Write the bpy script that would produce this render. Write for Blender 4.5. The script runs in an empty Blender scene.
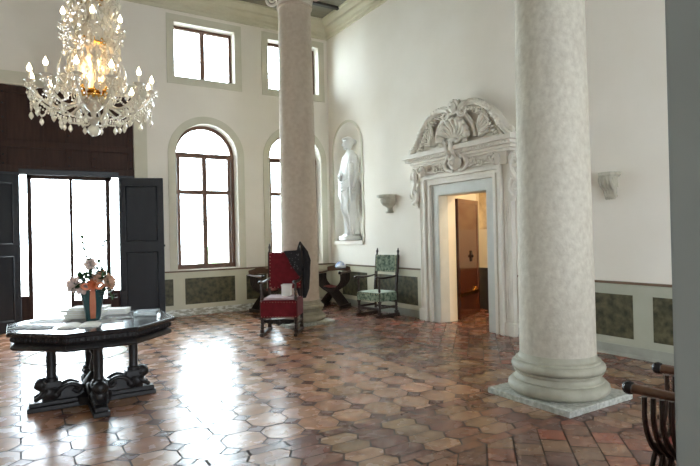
import bpy, bmesh, math, random
from mathutils import Vector, Matrix, noise
from mathutils.geometry import tessellate_polygon
random.seed(7)
PI = math.pi
S = bpy.context.scene
COL = S.collection
def R(d): return math.radians(d)

# ------------------------------------------------------------------ helpers
def tag(o, label=None, cat=None, group=None, kind=None):
    if label: o['label'] = label
    if cat: o['category'] = cat
    if group: o['group'] = group
    if kind: o['kind'] = kind
    return o
def empty(name, loc=(0,0,0), rz=0.0, label=None, cat=None, group=None, kind=None):
    o = bpy.data.objects.new(name, None); COL.objects.link(o)
    o.location = loc; o.rotation_euler = (0,0,rz); o.empty_display_size = .1
    return tag(o, label, cat, group, kind)
def obj(name, bm, mat, parent=None, smooth=False, bevel=0.0, sub=0, auto=None):
    me = bpy.data.meshes.new(name)
    bmesh.ops.recalc_face_normals(bm, faces=bm.faces[:])
    bm.to_mesh(me); bm.free()
    if smooth:
        for p in me.polygons: p.use_smooth = True
        if auto is not None:
            me.set_sharp_from_angle(angle=R(auto))
    me.materials.append(mat)
    o = bpy.data.objects.new(name, me); COL.objects.link(o)
    if parent: o.parent = parent
    if bevel:
        m = o.modifiers.new('bevel','BEVEL'); m.width = bevel; m.segments = 2; m.limit_method = 'ANGLE'; m.angle_limit = R(40)
    if sub:
        m = o.modifiers.new('sub','SUBSURF'); m.levels = sub; m.render_levels = sub
    return o
def NB(): return bmesh.new()
def box(bm, lo, hi, M=None):
    vs = [bm.verts.new(Vector(((lo[0],hi[0])[i],(lo[1],hi[1])[j],(lo[2],hi[2])[k]))) for i in (0,1) for j in (0,1) for k in (0,1)]
    if M is not None:
        for v in vs: v.co = M @ v.co
    for f in ((0,1,3,2),(4,6,7,5),(0,4,5,1),(2,3,7,6),(0,2,6,4),(1,5,7,3)): bm.faces.new([vs[i] for i in f])
def cbox(bm, c, s, M=None):
    box(bm, [c[i]-s[i]/2 for i in range(3)], [c[i]+s[i]/2 for i in range(3)], M)
def lathe(bm, prof, n=24, c=(0,0,0), M=None, a0=0, a1=2*PI, fold=None):
    full = abs(a1-a0-2*PI) < 1e-6
    k = n if full else n+1
    rings = []
    for r, z in prof:
        ring = []
        for i in range(k):
            a = a0+(a1-a0)*i/n
            rr = max(r,1e-4)*(fold(a,z) if fold else 1)
            p = Vector((rr*math.cos(a), rr*math.sin(a), z))
            if M is not None: p = M @ p
            ring.append(bm.verts.new(p+Vector(c)))
        rings.append(ring)
    for a, b in zip(rings, rings[1:]):
        for i in range(k if full else k-1):
            j = (i+1) % k
            bm.faces.new((a[i],a[j],b[j],b[i]))
    if full:
        if prof[0][0] > 1e-3: bm.faces.new(rings[0][::-1])
        if prof[-1][0] > 1e-3: bm.faces.new(rings[-1])
def tube(bm, pts, rad, n=8, caps=True, flat=1.0, upv=None):
    pts = [Vector(p) for p in pts]
    rs = rad if isinstance(rad,(list,tuple)) else [rad]*len(pts)
    rings = []; prev = None
    for i, p in enumerate(pts):
        t = (pts[min(i+1,len(pts)-1)]-pts[max(i-1,0)])
        if t.length < 1e-9: t = Vector((0,0,1))
        t.normalize()
        if prev is None:
            u = Vector(upv) if upv else (Vector((0,0,1)) if abs(t.z) < .9 else Vector((1,0,0)))
        else: u = prev
        u = (u - t*u.dot(t))
        if u.length < 1e-6: u = Vector((1,0,0)) - t*t.x
        u.normalize(); prev = u; w = t.cross(u)
        rings.append([bm.verts.new(p + (u*math.cos(2*PI*k/n)*flat + w*math.sin(2*PI*k/n))*rs[i]) for k in range(n)])
    for a, b in zip(rings, rings[1:]):
        for k in range(n): bm.faces.new((a[k],a[(k+1)%n],b[(k+1)%n],b[k]))
    if caps: bm.faces.new(rings[0][::-1]); bm.faces.new(rings[-1])
def ball(bm, c, r, n=10, m=7, s=(1,1,1)):
    c = Vector(c)
    rings = []
    for i in range(1,m):
        a = PI*i/m
        rings.append([bm.verts.new(c+Vector((r*s[0]*math.sin(a)*math.cos(2*PI*k/n), r*s[1]*math.sin(a)*math.sin(2*PI*k/n), r*s[2]*math.cos(a)))) for k in range(n)])
    t = bm.verts.new(c+Vector((0,0,r*s[2]))); b = bm.verts.new(c-Vector((0,0,r*s[2])))
    for k in range(n):
        bm.faces.new((t,rings[0][k],rings[0][(k+1)%n])); bm.faces.new((b,rings[-1][(k+1)%n],rings[-1][k]))
    for x, y in zip(rings, rings[1:]):
        for k in range(n): bm.faces.new((x[k],y[k],y[(k+1)%n],x[(k+1)%n]))
def extr(bm, outer, d0, d1, F, holes=()):
    """2D outline (with holes) extruded between depths d0,d1; F(u,v,d)->3D"""
    loops = [list(outer)]+[list(h) for h in holes]
    flat = [p for l in loops for p in l]
    A = [bm.verts.new(F(p[0],p[1],d0)) for p in flat]; B = [bm.verts.new(F(p[0],p[1],d1)) for p in flat]
    tri = tessellate_polygon([[Vector((p[0],p[1],0)) for p in l] for l in loops])
    for t in tri:
        try: bm.faces.new([A[i] for i in t]); bm.faces.new([B[i] for i in reversed(t)])
        except ValueError: pass
    k = 0
    for l in loops:
        n = len(l)
        for i in range(n):
            a, b = k+i, k+(i+1)%n
            bm.faces.new((A[a],A[b],B[b],B[a]))
        k += n
def dup(o, parent=None):
    c = o.copy(); COL.objects.link(c)
    if parent: c.parent = parent
    for ch in list(o.children): dup(ch, c)
    return c
def smoothpath(P, n=6):
    out = []
    P = [Vector(p) for p in P]
    for i in range(len(P)-1):
        p0 = P[max(i-1,0)]; p1 = P[i]; p2 = P[i+1]; p3 = P[min(i+2,len(P)-1)]
        for k in range(n):
            t = k/n
            out.append(.5*((2*p1)+(p2-p0)*t+(2*p0-5*p1+4*p2-p3)*t*t+(3*p1-p0-3*p2+p3)*t*t*t))
    out.append(P[-1]); return out

# ------------------------------------------------------------------ materials
def mat(name, col, rough=.6, metal=0.0, col2=None, scale=6.0, amt=.5, bump=0.0, bscale=None, spec=.5, detail=6, stretch=None, emit=None, estr=0, coat=0, sss=0, trans=0, ior=1.45, contrast=None):
    m = bpy.data.materials.new(name); m.use_nodes = True
    nt = m.node_tree; b = nt.nodes['Principled BSDF']
    b.inputs['Base Color'].default_value = (*col,1); b.inputs['Roughness'].default_value = rough
    b.inputs['Metallic'].default_value = metal; b.inputs['Specular IOR Level'].default_value = spec
    b.inputs['IOR'].default_value = ior
    if coat: b.inputs['Coat Weight'].default_value = coat; b.inputs['Coat Roughness'].default_value = .1
    if trans: b.inputs['Transmission Weight'].default_value = trans
    if emit: b.inputs['Emission Color'].default_value = (*emit,1); b.inputs['Emission Strength'].default_value = estr
    tc = nt.nodes.new('ShaderNodeTexCoord'); vec = tc.outputs['Object']
    if stretch:
        mp = nt.nodes.new('ShaderNodeMapping'); mp.inputs['Scale'].default_value = stretch
        nt.links.new(vec, mp.inputs['Vector']); vec = mp.outputs['Vector']
    if col2:
        n = nt.nodes.new('ShaderNodeTexNoise'); n.inputs['Scale'].default_value = scale; n.inputs['Detail'].default_value = detail
        nt.links.new(vec, n.inputs['Vector'])
        r = nt.nodes.new('ShaderNodeValToRGB')
        lo, hi = contrast or (.5-amt/2, .5+amt/2)
        r.color_ramp.elements[0].position = lo; r.color_ramp.elements[0].color = (*col,1)
        r.color_ramp.elements[1].position = hi; r.color_ramp.elements[1].color = (*col2,1)
        nt.links.new(n.outputs['Fac'], r.inputs['Fac']); nt.links.new(r.outputs['Color'], b.inputs['Base Color'])
    if bump:
        n2 = nt.nodes.new('ShaderNodeTexNoise'); n2.inputs['Scale'].default_value = bscale or scale*4; n2.inputs['Detail'].default_value = 5
        nt.links.new(vec, n2.inputs['Vector'])
        bp = nt.nodes.new('ShaderNodeBump'); bp.inputs['Strength'].default_value = bump; bp.inputs['Distance'].default_value = .01
        nt.links.new(n2.outputs['Fac'], bp.inputs['Height']); nt.links.new(bp.outputs['Normal'], b.inputs['Normal'])
    return m
M = {}
M['plaster'] = mat('wall_plaster',(.79,.735,.645),.85,col2=(.84,.79,.71),scale=1.2,amt=.4,bump=.12,bscale=14,spec=.2)
M['surround'] = mat('painted_surround',(.61,.575,.45),.8,col2=(.66,.63,.52),scale=3,bump=.06,spec=.2)
M['cornice'] = mat('cornice_paint',(.57,.53,.385),.8,col2=(.63,.59,.45),scale=3,spec=.2)
M['ceiling'] = mat('ceiling_wood',(.17,.16,.11),.7,col2=(.25,.23,.17),scale=2,stretch=(1,12,1),bump=.1)
M['coldark'] = mat('ceiling_dark',(.05,.045,.035),.8)
M['stone'] = mat('column_stone',(.46,.415,.335),.7,col2=(.58,.54,.45),scale=16,amt=.4,bump=.35,bscale=40,spec=.25,stretch=(1.3,1.3,1),detail=10)
M['stonep'] = mat('column_stone_pink',(.60,.52,.435),.75,col2=(.69,.615,.53),scale=14,amt=.4,bump=.25,bscale=26,spec=.2,detail=9)
M['basestone'] = mat('base_stone',(.34,.32,.245),.6,col2=(.45,.43,.345),scale=9,amt=.4,bump=.2,bscale=30,spec=.35)
M['plinth'] = mat('plinth_stone',(.33,.33,.28),.65,col2=(.55,.55,.50),scale=30,amt=.25,bump=.3,bscale=60,spec=.3)
M['marble'] = mat('portal_marble',(.74,.69,.60),.5,col2=(.83,.79,.71),scale=4,amt=.5,bump=.1,bscale=30,spec=.35)
M['marble2'] = mat('grey_marble_band',(.57,.58,.53),.5,col2=(.66,.67,.62),scale=5,bump=.05)
M['statue'] = mat('statue_marble',(.80,.80,.78),.45,col2=(.86,.86,.85),scale=5,spec=.4)
M['bracket'] = mat('bracket_stone',(.40,.37,.29),.7,col2=(.52,.49,.40),scale=14,bump=.2)
M['wains'] = mat('wainscot_paint',(.60,.57,.43),.75,col2=(.66,.63,.50),scale=3,spec=.25,bump=.05)
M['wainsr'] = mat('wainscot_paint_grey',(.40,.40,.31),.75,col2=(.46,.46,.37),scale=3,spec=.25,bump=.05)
M['panel'] = mat('faux_marble_panel',(.035,.034,.018),.45,col2=(.13,.115,.06),scale=11,amt=.35,detail=12,spec=.4)
M['rail'] = mat('rail_paint',(.16,.10,.06),.6)
M['skirt'] = mat('worn_skirting',(.42,.40,.32),.8,col2=(.80,.80,.76),scale=9,amt=.12,bump=.3,stretch=(1,1,3))
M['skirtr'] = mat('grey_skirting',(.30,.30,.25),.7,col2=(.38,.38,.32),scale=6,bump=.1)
M['doorwood'] = mat('door_dark_wood',(.010,.013,.018),.4,col2=(.022,.025,.032),scale=3,stretch=(1,1,.2),bump=.15,spec=.5)
M['overwood'] = mat('overpanel_wood',(.030,.014,.010),.55,col2=(.055,.026,.017),scale=4,stretch=(6,1,.6),bump=.1,spec=.25)
M['winwood'] = mat('window_wood',(.11,.05,.03),.5,col2=(.17,.085,.05),scale=6,stretch=(1,1,.3))
M['lead'] = mat('lead_strip',(.35,.36,.37),.5)
M['tablewood'] = mat('table_ebony',(.012,.010,.012),.22,col2=(.03,.024,.022),scale=8,stretch=(1,4,1),spec=.6,bump=.03)
M['carve'] = mat('carved_dark_wood',(.010,.009,.009),.38,col2=(.02,.016,.015),scale=20,bump=.2,spec=.35)
M['walnut'] = mat('walnut',(.075,.035,.02),.4,col2=(.13,.065,.035),scale=9,stretch=(4,4,.8),spec=.5)
M['darkwalnut'] = mat('dark_walnut',(.022,.013,.010),.35,col2=(.05,.028,.02),scale=9,stretch=(4,4,.8),spec=.5)
M['redvelvet'] = mat('red_velvet',(.10,.006,.010),.85,col2=(.19,.014,.022),scale=16,amt=.5,spec=.2)
M['redvelvet'].node_tree.nodes['Principled BSDF'].inputs['Sheen Weight'].default_value = .15
M['pinkcushion'] = mat('faded_cushion',(.50,.36,.38),.85,col2=(.62,.5,.52),scale=12)
M['redleather'] = mat('red_leather_seat',(.32,.06,.05),.55,col2=(.45,.12,.09),scale=8)
M['green'] = mat('green_tapestry',(.05,.09,.06),.85,col2=(.30,.36,.26),scale=16,amt=.3,detail=8)
M['greenlight'] = mat('pale_green_seat',(.38,.44,.36),.8,col2=(.52,.57,.48),scale=10)
M['brass'] = mat('brass_nail',(.75,.62,.4),.3,1.0)
M['coat'] = mat('dark_coat',(.012,.012,.016),.85,col2=(.03,.028,.03),scale=18)
M['coatspot'] = mat('coat_dots',(.25,.24,.25),.8)
M['whitepaper'] = mat('white_paper',(.86,.86,.85),.6)
M['cream'] = mat('cream_paper',(.80,.77,.68),.6,col2=(.86,.84,.78),scale=3)
M['print'] = mat('printed_grey',(.35,.36,.38),.6,col2=(.75,.75,.74),scale=26,amt=.12,detail=3)
M['bluecloth'] = mat('blue_white_cloth',(.25,.33,.55),.8,col2=(.85,.87,.92),scale=9,amt=.2)
M['vase'] = mat('vase_glaze',(.015,.045,.05),.15,col2=(.035,.09,.09),scale=3,spec=.6,coat=.4)
M['ribbon'] = mat('orange_ribbon',(.78,.24,.12),.35,col2=(.86,.38,.22),scale=9,spec=.5)
M['peach'] = mat('peach_petal',(.80,.46,.30),.6,col2=(.90,.70,.54),scale=14)
M['pinkp'] = mat('pale_pink_petal',(.82,.60,.54),.6,col2=(.92,.82,.76),scale=10)
M['orangep'] = mat('orange_petal',(.86,.22,.08),.6,col2=(.90,.36,.16),scale=12)
M['leaf'] = mat('dark_leaf',(.02,.06,.02),.45,col2=(.05,.12,.04),scale=14)
M['stem'] = mat('green_stem',(.06,.12,.04),.6)
M['gold'] = mat('gilt_metal',(.85,.52,.14),.22,1.0)
M['bulb'] = mat('lit_candle_bulb',(1,.9,.7),.3,emit=(1,.80,.52),estr=16)
M['candle'] = mat('ivory_candle',(.86,.80,.62),.5)
M['terracottadark'] = mat('grout',(.05,.033,.026),.9,col2=(.075,.05,.038),scale=20)
M['doorbrown'] = mat('polished_brown_door',(.055,.016,.008),.16,col2=(.13,.038,.018),scale=5,amt=.5,stretch=(3,3,.6),spec=.7,coat=.6,bump=.04)
M['warmwall'] = mat('warm_plaster',(.78,.71,.56),.8,col2=(.84,.78,.66),scale=2)
M['fresco'] = mat('fresco',(.42,.32,.20),.8,col2=(.86,.74,.52),scale=2.6,amt=.22,detail=3)
M['darkdado'] = mat('dark_dado',(.02,.02,.022),.4,col2=(.04,.035,.03),scale=6)
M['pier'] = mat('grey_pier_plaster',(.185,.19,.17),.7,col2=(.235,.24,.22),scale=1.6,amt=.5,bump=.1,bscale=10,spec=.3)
M['terrace'] = mat('pale_gravel',(.72,.71,.66),.9,col2=(.8,.79,.75),scale=8)
M['iron'] = mat('black_iron',(.02,.02,.02),.5,.6)
M['leaves'] = mat('garden_leaves',(.16,.3,.14),.8,col2=(.3,.45,.25),scale=9)

def glass_mat():
    m = bpy.data.materials.new('window_glass'); m.use_nodes = True; nt = m.node_tree; nt.nodes.clear()
    o = nt.nodes.new('ShaderNodeOutputMaterial'); mx = nt.nodes.new('ShaderNodeMixShader')
    t = nt.nodes.new('ShaderNodeBsdfTransparent'); g = nt.nodes.new('ShaderNodeBsdfGlossy')
    g.inputs['Roughness'].default_value = .02; t.inputs['Color'].default_value = (.94,.97,.96,1)
    f = nt.nodes.new('ShaderNodeFresnel'); f.inputs['IOR'].default_value = 1.35
    nt.links.new(f.outputs[0], mx.inputs[0]); nt.links.new(t.outputs[0], mx.inputs[1]); nt.links.new(g.outputs[0], mx.inputs[2])
    nt.links.new(mx.outputs[0], o.inputs[0]); return m
M['glass'] = glass_mat()
def crystal_mat(name, tint, body):
    # cut lead crystal: bright dielectric with see-through body and strong facets
    m = bpy.data.materials.new(name); m.use_nodes = True; nt = m.node_tree; nt.nodes.clear()
    o = nt.nodes.new('ShaderNodeOutputMaterial')
    t = nt.nodes.new('ShaderNodeBsdfTransparent'); t.inputs['Color'].default_value = (*tint,1)
    g = nt.nodes.new('ShaderNodeBsdfGlossy'); g.inputs['Roughness'].default_value = .08; g.inputs['Color'].default_value = (1,.99,.97,1)
    d = nt.nodes.new('ShaderNodeBsdfTranslucent'); d.inputs['Color'].default_value = (*tint,1)
    d2 = nt.nodes.new('ShaderNodeBsdfDiffuse'); d2.inputs['Color'].default_value = (*tint,1)
    a = nt.nodes.new('ShaderNodeMixShader'); a.inputs[0].default_value = .5
    b = nt.nodes.new('ShaderNodeMixShader'); b.inputs[0].default_value = body
    c = nt.nodes.new('ShaderNodeMixShader'); f = nt.nodes.new('ShaderNodeFresnel'); f.inputs['IOR'].default_value = 1.9
    nt.links.new(d.outputs[0], a.inputs[1]); nt.links.new(d2.outputs[0], a.inputs[2])
    nt.links.new(t.outputs[0], b.inputs[1]); nt.links.new(a.outputs[0], b.inputs[2])
    nt.links.new(f.outputs[0], c.inputs[0]); nt.links.new(b.outputs[0], c.inputs[1]); nt.links.new(g.outputs[0], c.inputs[2])
    nt.links.new(c.outputs[0], o.inputs[0]); return m
M['crystal'] = crystal_mat('cut_crystal',(.99,.93,.80),.74)
M['acrylic'] = crystal_mat('clear_acrylic',(.93,.96,.97),.25)

def floor_mat():
    m = bpy.data.materials.new('terracotta_tiles'); m.use_nodes = True; nt = m.node_tree; b = nt.nodes['Principled BSDF']
    a = nt.nodes.new('ShaderNodeAttribute'); a.attribute_name = 'tile'
    tc = nt.nodes.new('ShaderNodeTexCoord')
    n = nt.nodes.new('ShaderNodeTexNoise'); n.inputs['Scale'].default_value = 9; n.inputs['Detail'].default_value = 7
    nt.links.new(tc.outputs['Object'], n.inputs['Vector'])
    r = nt.nodes.new('ShaderNodeMapRange'); r.inputs[1].default_value = .3; r.inputs[2].default_value = .7; r.inputs[3].default_value = .78; r.inputs[4].default_value = 1.18
    nt.links.new(n.outputs['Fac'], r.inputs[0])
    mu = nt.nodes.new('ShaderNodeVectorMath'); mu.operation = 'SCALE'
    nt.links.new(a.outputs['Color'], mu.inputs[0]); nt.links.new(r.outputs[0], mu.inputs['Scale']); nt.links.new(mu.outputs[0], b.inputs['Base Color'])
    n2 = nt.nodes.new('ShaderNodeTexNoise'); n2.inputs['Scale'].default_value = 5; n2.inputs['Detail'].default_value = 3
    nt.links.new(tc.outputs['Object'], n2.inputs['Vector'])
    r2 = nt.nodes.new('ShaderNodeMapRange'); r2.inputs[1].default_value = .3; r2.inputs[2].default_value = .7; r2.inputs[3].default_value = FR[0]; r2.inputs[4].default_value = FR[1]
    nt.links.new(n2.outputs['Fac'], r2.inputs[0]); nt.links.new(r2.outputs[0], b.inputs['Roughness'])
    b.inputs['Specular IOR Level'].default_value = .62; b.inputs['Coat Weight'].default_value = .12; b.inputs['Coat Roughness'].default_value = .5
    n3 = nt.nodes.new('ShaderNodeTexNoise'); n3.inputs['Scale'].default_value = 3.5; n3.inputs['Detail'].default_value = 4
    nt.links.new(tc.outputs['Object'], n3.inputs['Vector'])
    bp = nt.nodes.new('ShaderNodeBump'); bp.inputs['Strength'].default_value = .25; bp.inputs['Distance'].default_value = .006
    nt.links.new(n3.outputs['Fac'], bp.inputs['Height']); nt.links.new(bp.outputs['Normal'], b.inputs['Normal'])
    return m
FR = (.20,.32)
M['floor'] = floor_mat()

# ------------------------------------------------------------------ room dimensions (metres)
LX, RX = -10.9, 0.0          # left / right wall
BY, FY = 0.0, -13.4          # back wall (window wall) / wall behind the camera
CZ = 6.58                    # ceiling
WT = .31                     # wall thickness
DC = -5.455                  # axis of the front door

# ------------------------------------------------------------------ floor of individual tiles
def clip(poly, lo, hi):
    def cut(P, ax, val, sgn):
        out = []
        for i in range(len(P)):
            a, b = P[i], P[(i+1)%len(P)]
            ia, ib = sgn*(a[ax]-val) >= 0, sgn*(b[ax]-val) >= 0
            if ia: out.append(a)
            if ia != ib:
                t = (val-a[ax])/(b[ax]-a[ax]); out.append((a[0]+t*(b[0]-a[0]), a[1]+t*(b[1]-a[1])))
        return out
    for ax in (0,1):
        poly = cut(poly, ax, lo[ax], 1)
        if len(poly) < 3: return []
        poly = cut(poly, ax, hi[ax], -1)
        if len(poly) < 3: return []
    return poly
def area(P): return .5*abs(sum(P[i][0]*P[(i+1)%len(P)][1]-P[(i+1)%len(P)][0]*P[i][1] for i in range(len(P))))
fbm = NB(); flay = fbm.loops.layers.float_color.new('tile')
rf = random.Random(3)
def vary(c, a=.16, hue=.06):
    k = 1+rf.uniform(-a,a)
    return (c[0]*k*(1+rf.uniform(-hue,hue)), c[1]*k*(1+rf.uniform(-hue,hue)), c[2]*k*(1+rf.uniform(-hue,hue)), 1)
def tile(poly, lo, hi, col, gap=.0055, tilt=.0065):
    P = clip(poly, lo, hi)
    if len(P) < 3 or area(P) < 4e-4: return
    cx = sum(p[0] for p in P)/len(P); cy = sum(p[1] for p in P)/len(P)
    rr = math.sqrt(area(P))/2; k = max(.5, 1-gap/rr)
    a, b, c0 = rf.gauss(0,tilt), rf.gauss(0,tilt), rf.uniform(-.0008,.0008)
    vs = []
    for x, y in P:
        X, Y = cx+(x-cx)*k, cy+(y-cy)*k
        vs.append(fbm.verts.new((X,Y,a*(X-cx)+b*(Y-cy)+c0)))
    try: f = fbm.faces.new(vs)
    except ValueError: return
    if f.normal.z < 0 or True:
        f.normal_update()
        if f.normal.z < 0: f.normal_flip()
    for l in f.loops: l[flay] = col
OCT = (.40,.205,.115); SQ = (.15,.06,.038); BEI = (.31,.175,.10); RED = (.17,.07,.045); MIX = [(.23,.10,.06),(.185,.085,.055),(.27,.135,.08),(.26,.09,.052),(.15,.07,.05)]
P_ = .325; X0, Y0 = -3.70, -5.60
def octzone(lo, hi):
    q = .082
    i0, i1 = int((lo[0]-X0)/P_)-2, int((hi[0]-X0)/P_)+2; j0, j1 = int((lo[1]-Y0)/P_)-2, int((hi[1]-Y0)/P_)+2
    for i in range(i0,i1+1):
        for j in range(j0,j1+1):
            x, y = X0+i*P_, Y0+j*P_
            tile([(x-q,y),(x,y-q),(x+q,y),(x,y+q)], lo, hi, vary(SQ,.2))
            cx, cy, h = x+P_/2, y+P_/2, P_/2; k = h-q
            tile([(cx-h,cy-k),(cx-k,cy-h),(cx+k,cy-h),(cx+h,cy-k),(cx+h,cy+k),(cx+k,cy+h),(cx-k,cy+h),(cx-h,cy+k)], lo, hi, vary(OCT))
def band(lo, hi, axis):
    """column band: narrow border courses and a field of long six-sided tiles, pale and red in turn"""
    L, W, n = .36, .0, 4
    a = axis; b = 1-a
    bw = .10; inner = (lo[b]+bw, hi[b]-bw); rowh = (inner[1]-inner[0])/n
    def mk(P): return [p if a == 0 else (p[1],p[0]) for p in P]
    for s0 in (lo[b], hi[b]-bw):
        x = lo[a]
        while x < hi[a]:
            tile(mk([(x,s0),(x+.30,s0),(x+.30,s0+bw),(x,s0+bw)]), lo, hi, vary(RED if rf.random() < .6 else MIX[0])); x += .30
    clo = [0,0]; chi = [0,0]; clo[a] = lo[a]; chi[a] = hi[a]; clo[b] = inner[0]; chi[b] = inner[1]
    Lh, sh, k = .17, .115, 0
    x = lo[a]-Lh
    while x < hi[a]+Lh:
        for r in range(-1,n+1):
            y = inner[0]+(r+.5+(.5 if k%2 else 0))*rowh; hh = rowh/2
            tile(mk([(x-Lh,y),(x-sh,y-hh),(x+sh,y-hh),(x+Lh,y),(x+sh,y+hh),(x-sh,y+hh)]), tuple(clo), tuple(chi), vary(RED if k%2 else BEI,.2))
        x += Lh+sh; k += 1
def diag(lo, hi, s=.195):
    c, sn = math.cos(PI/4), math.sin(PI/4)
    cx, cy = (lo[0]+hi[0])/2, (lo[1]+hi[1])/2; n = int(math.hypot(hi[0]-lo[0],hi[1]-lo[1])/s/2)+2
    for j in range(-n,n+1):
        off = (j%2)*s*.5
        for i in range(-n,n+1):
            u, v = i*s*1.15+off, j*s
            P = [(u,v),(u+s*1.15,v),(u+s*1.15,v+s),(u,v+s)]
            tile([(cx+p[0]*c-p[1]*sn, cy+p[0]*sn+p[1]*c) for p in P], lo, hi, vary(rf.choice(MIX),.15,.06))
e1, e2 = -2.43, -1.51
f1, f2 = -8.19, -7.28
g1, g2 = 2*DC-e2, 2*DC-e1
octzone((g2,f2),(e1,BY))
for a0, a1 in ((f2,BY),(FY,f1)):
    band((e1,a0),(e2,a1),1); band((g1,a0),(g2,a1),1)
band((LX,f1),(RX,f2),0)
diag((e2,f2),(RX,BY)); diag((LX,f2),(g1,BY)); diag((LX,FY),(g1,f1)); diag((g2,FY),(e1,f1)); diag((e2,FY),(RX,f1))
diag((0.0,-5.10),(1.75,-3.0))
flo = obj('floor', fbm, M['floor']); tag(flo,'polished terracotta tile floor in octagons, squares and diagonal bricks','floor',kind='structure')
g = NB(); box(g,(LX-WT,FY-WT,-.12),(RX+2.2,BY+WT,-.0055)); obj('grout_bed', g, M['terracottadark'], flo)
g = NB()
for r0, r1, zz in ((.60,.65,.006),):
    lathe(g,[(r0,-.003),(r0,zz),(r1,zz),(r1,-.003)],64,c=(-5.64,-2.72,0))
mo = obj('medallion_ring', g, M['basestone'], flo); mo['label'] = 'round pale stone inlay ring'

# ------------------------------------------------------------------ walls
def arch(c, hw, z0, zs, n=20):
    return [(c-hw,z0),(c+hw,z0)]+[(c+hw*math.cos(PI*i/n), zs+hw*math.sin(PI*i/n)) for i in range(n+1)]
def rect(a, b, z0, z1): return [(a,z0),(b,z0),(b,z1),(a,z1)]
FB = lambda u,v,d: Vector((u, BY+d, v))           # back wall: depth outwards = +y
FR_ = lambda u,v,d: Vector((RX+d, u, v))          # right wall, u = y
FL = lambda u,v,d: Vector((LX-d, u, v))
FF = lambda u,v,d: Vector((u, FY-d, v))
WC = [-2.92, -.88, 2*DC+2.92, 2*DC+.88]
HW = .65; SZ = .93; SP = 3.29; UZ0, UZ1 = 4.86, 5.965; UHW = .635
DW = 1.10   # half width of door woodwork
holes = []
for c in WC:
    holes.append(arch(c,HW,SZ,SP)); holes.append(rect(c-UHW,c+UHW,UZ0,UZ1))
holes.append(rect(DC-DW,DC+DW,-.05,4.33))
bm = NB(); extr(bm, rect(LX-WT,RX+WT,-.12,CZ+.3), 0, WT, FB, holes)
wb = obj('wall_back', bm, M['plaster']); tag(wb,'pale plaster wall with arched windows and the open front door','wall',kind='structure')
# right wall: niche + doorway
PY = -4.48; PH = .57; PZ = 2.23
NY, NHW, NS = -.82, .585, 3.50
nh = arch(NY,NHW,1.44,NS)
bm = NB(); extr(bm, rect(FY-WT,BY+WT,-.12,CZ+.3), 0, WT, FR_, [nh, rect(PY-PH,PY+PH,-.05,PZ)])
wr = obj('wall_right', bm, M['plaster']); tag(wr,'long white plaster wall with statue niche and marble portal','wall',kind='structure')
# niche shell
bm = NB()
n = 20; rings = []
zs = [1.44+(NS-1.44)*i/8 for i in range(9)]
for z in zs:
    rings.append([bm.verts.new((.34*math.sin(PI*k/n), NY+NHW*math.cos(PI*k/n), z)) for k in range(n+1)])
for j in range(1,9):
    a = PI/2*j/8
    rings.append([bm.verts.new((.34*math.sin(PI*k/n)*math.cos(a), NY+NHW*math.cos(PI*k/n)*math.cos(a) if j < 8 else NY, NS+NHW*math.sin(a))) for k in range(n+1)])
for a, b in zip(rings, rings[1:]):
    for k in range(n): bm.faces.new((a[k],a[k+1],b[k+1],b[k]))
bm.faces.new(rings[0])
obj('niche_shell', bm, M['plaster'], wr, smooth=True, auto=50)
bm = NB(); outer = arch(NY,NHW+.055,1.40,NS,24)
extr(bm, outer, -.014, .0, FR_, [arch(NY,NHW,1.441,NS,24)])
obj('niche_border', bm, M['surround'], wr)
bm = NB(); box(bm,(-.05,NY-NHW-.03,1.36),(.05,NY+NHW+.03,1.44)); obj('niche_sill', bm, M['plaster'], wr, bevel=.008)
# left wall and the wall behind the camera: unseen openings added in the latter for fill light
LH = []
bm = NB(); extr(bm, rect(FY-WT,BY+WT,-.12,CZ+.3), 0, WT, FL, LH)
wl = obj('wall_left', bm, M['plaster']); tag(wl,'plaster wall opposite the portal','wall',kind='structure')
FH = [rect(-3.1,-2.0,.9,3.9), rect(-5.9,-4.9,-.05,2.8)]
bm = NB(); extr(bm, rect(LX-WT,RX+WT,-.12,CZ+.3), 0, WT, FF, FH)
wf = obj('wall_front', bm, M['plaster']); tag(wf,'plaster wall behind the viewpoint','wall',kind='structure')
bm = NB(); box(bm,(LX-WT,FY-WT,CZ),(RX+WT,BY+WT,CZ+.3))
ce = obj('ceiling', bm, M['ceiling']); tag(ce,'dark timber ceiling','ceiling',kind='structure')
bm = NB()
y = BY-.95
while y > FY: box(bm,(LX,y-.05,CZ-.05),(RX,y+.05,CZ+.02)); y -= 1.15
obj('ceiling_beam', bm, M['coldark'], ce)
# cornice: one stepped moulding per wall
prof = [(0,6.19),(.035,6.19),(.035,6.25),(.06,6.27),(.06,6.33),(.10,6.36),(.13,6.40),(.13,6.45),(.19,6.49),(.22,6.53),(.25,6.54),(.25,CZ+.01),(0,CZ+.01)]
def cornice(i, F, a, b, lab):
    bm = NB(); A = []; B = []
    for d, z in prof:
        A.append(bm.verts.new(F(a+d,z,-d))); B.append(bm.verts.new(F(b-d,z,-d)))
    k = len(prof)
    for j in range(k): bm.faces.new((A[j],A[(j+1)%k],B[(j+1)%k],B[j]))
    o = obj('trim_%d'%i, bm, M['cornice']); tag(o,lab,'cornice',kind='structure')
cornice(1, FB, LX, RX, 'stepped beige cornice along the top of the window wall')
cornice(2, FR_, FY, BY, 'stepped beige cornice along the top of the portal wall')
cornice(3, FL, FY, BY, 'stepped cornice along the wall opposite the portal')
cornice(4, FF, LX, RX, 'stepped cornice along the wall behind the viewpoint')

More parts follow.
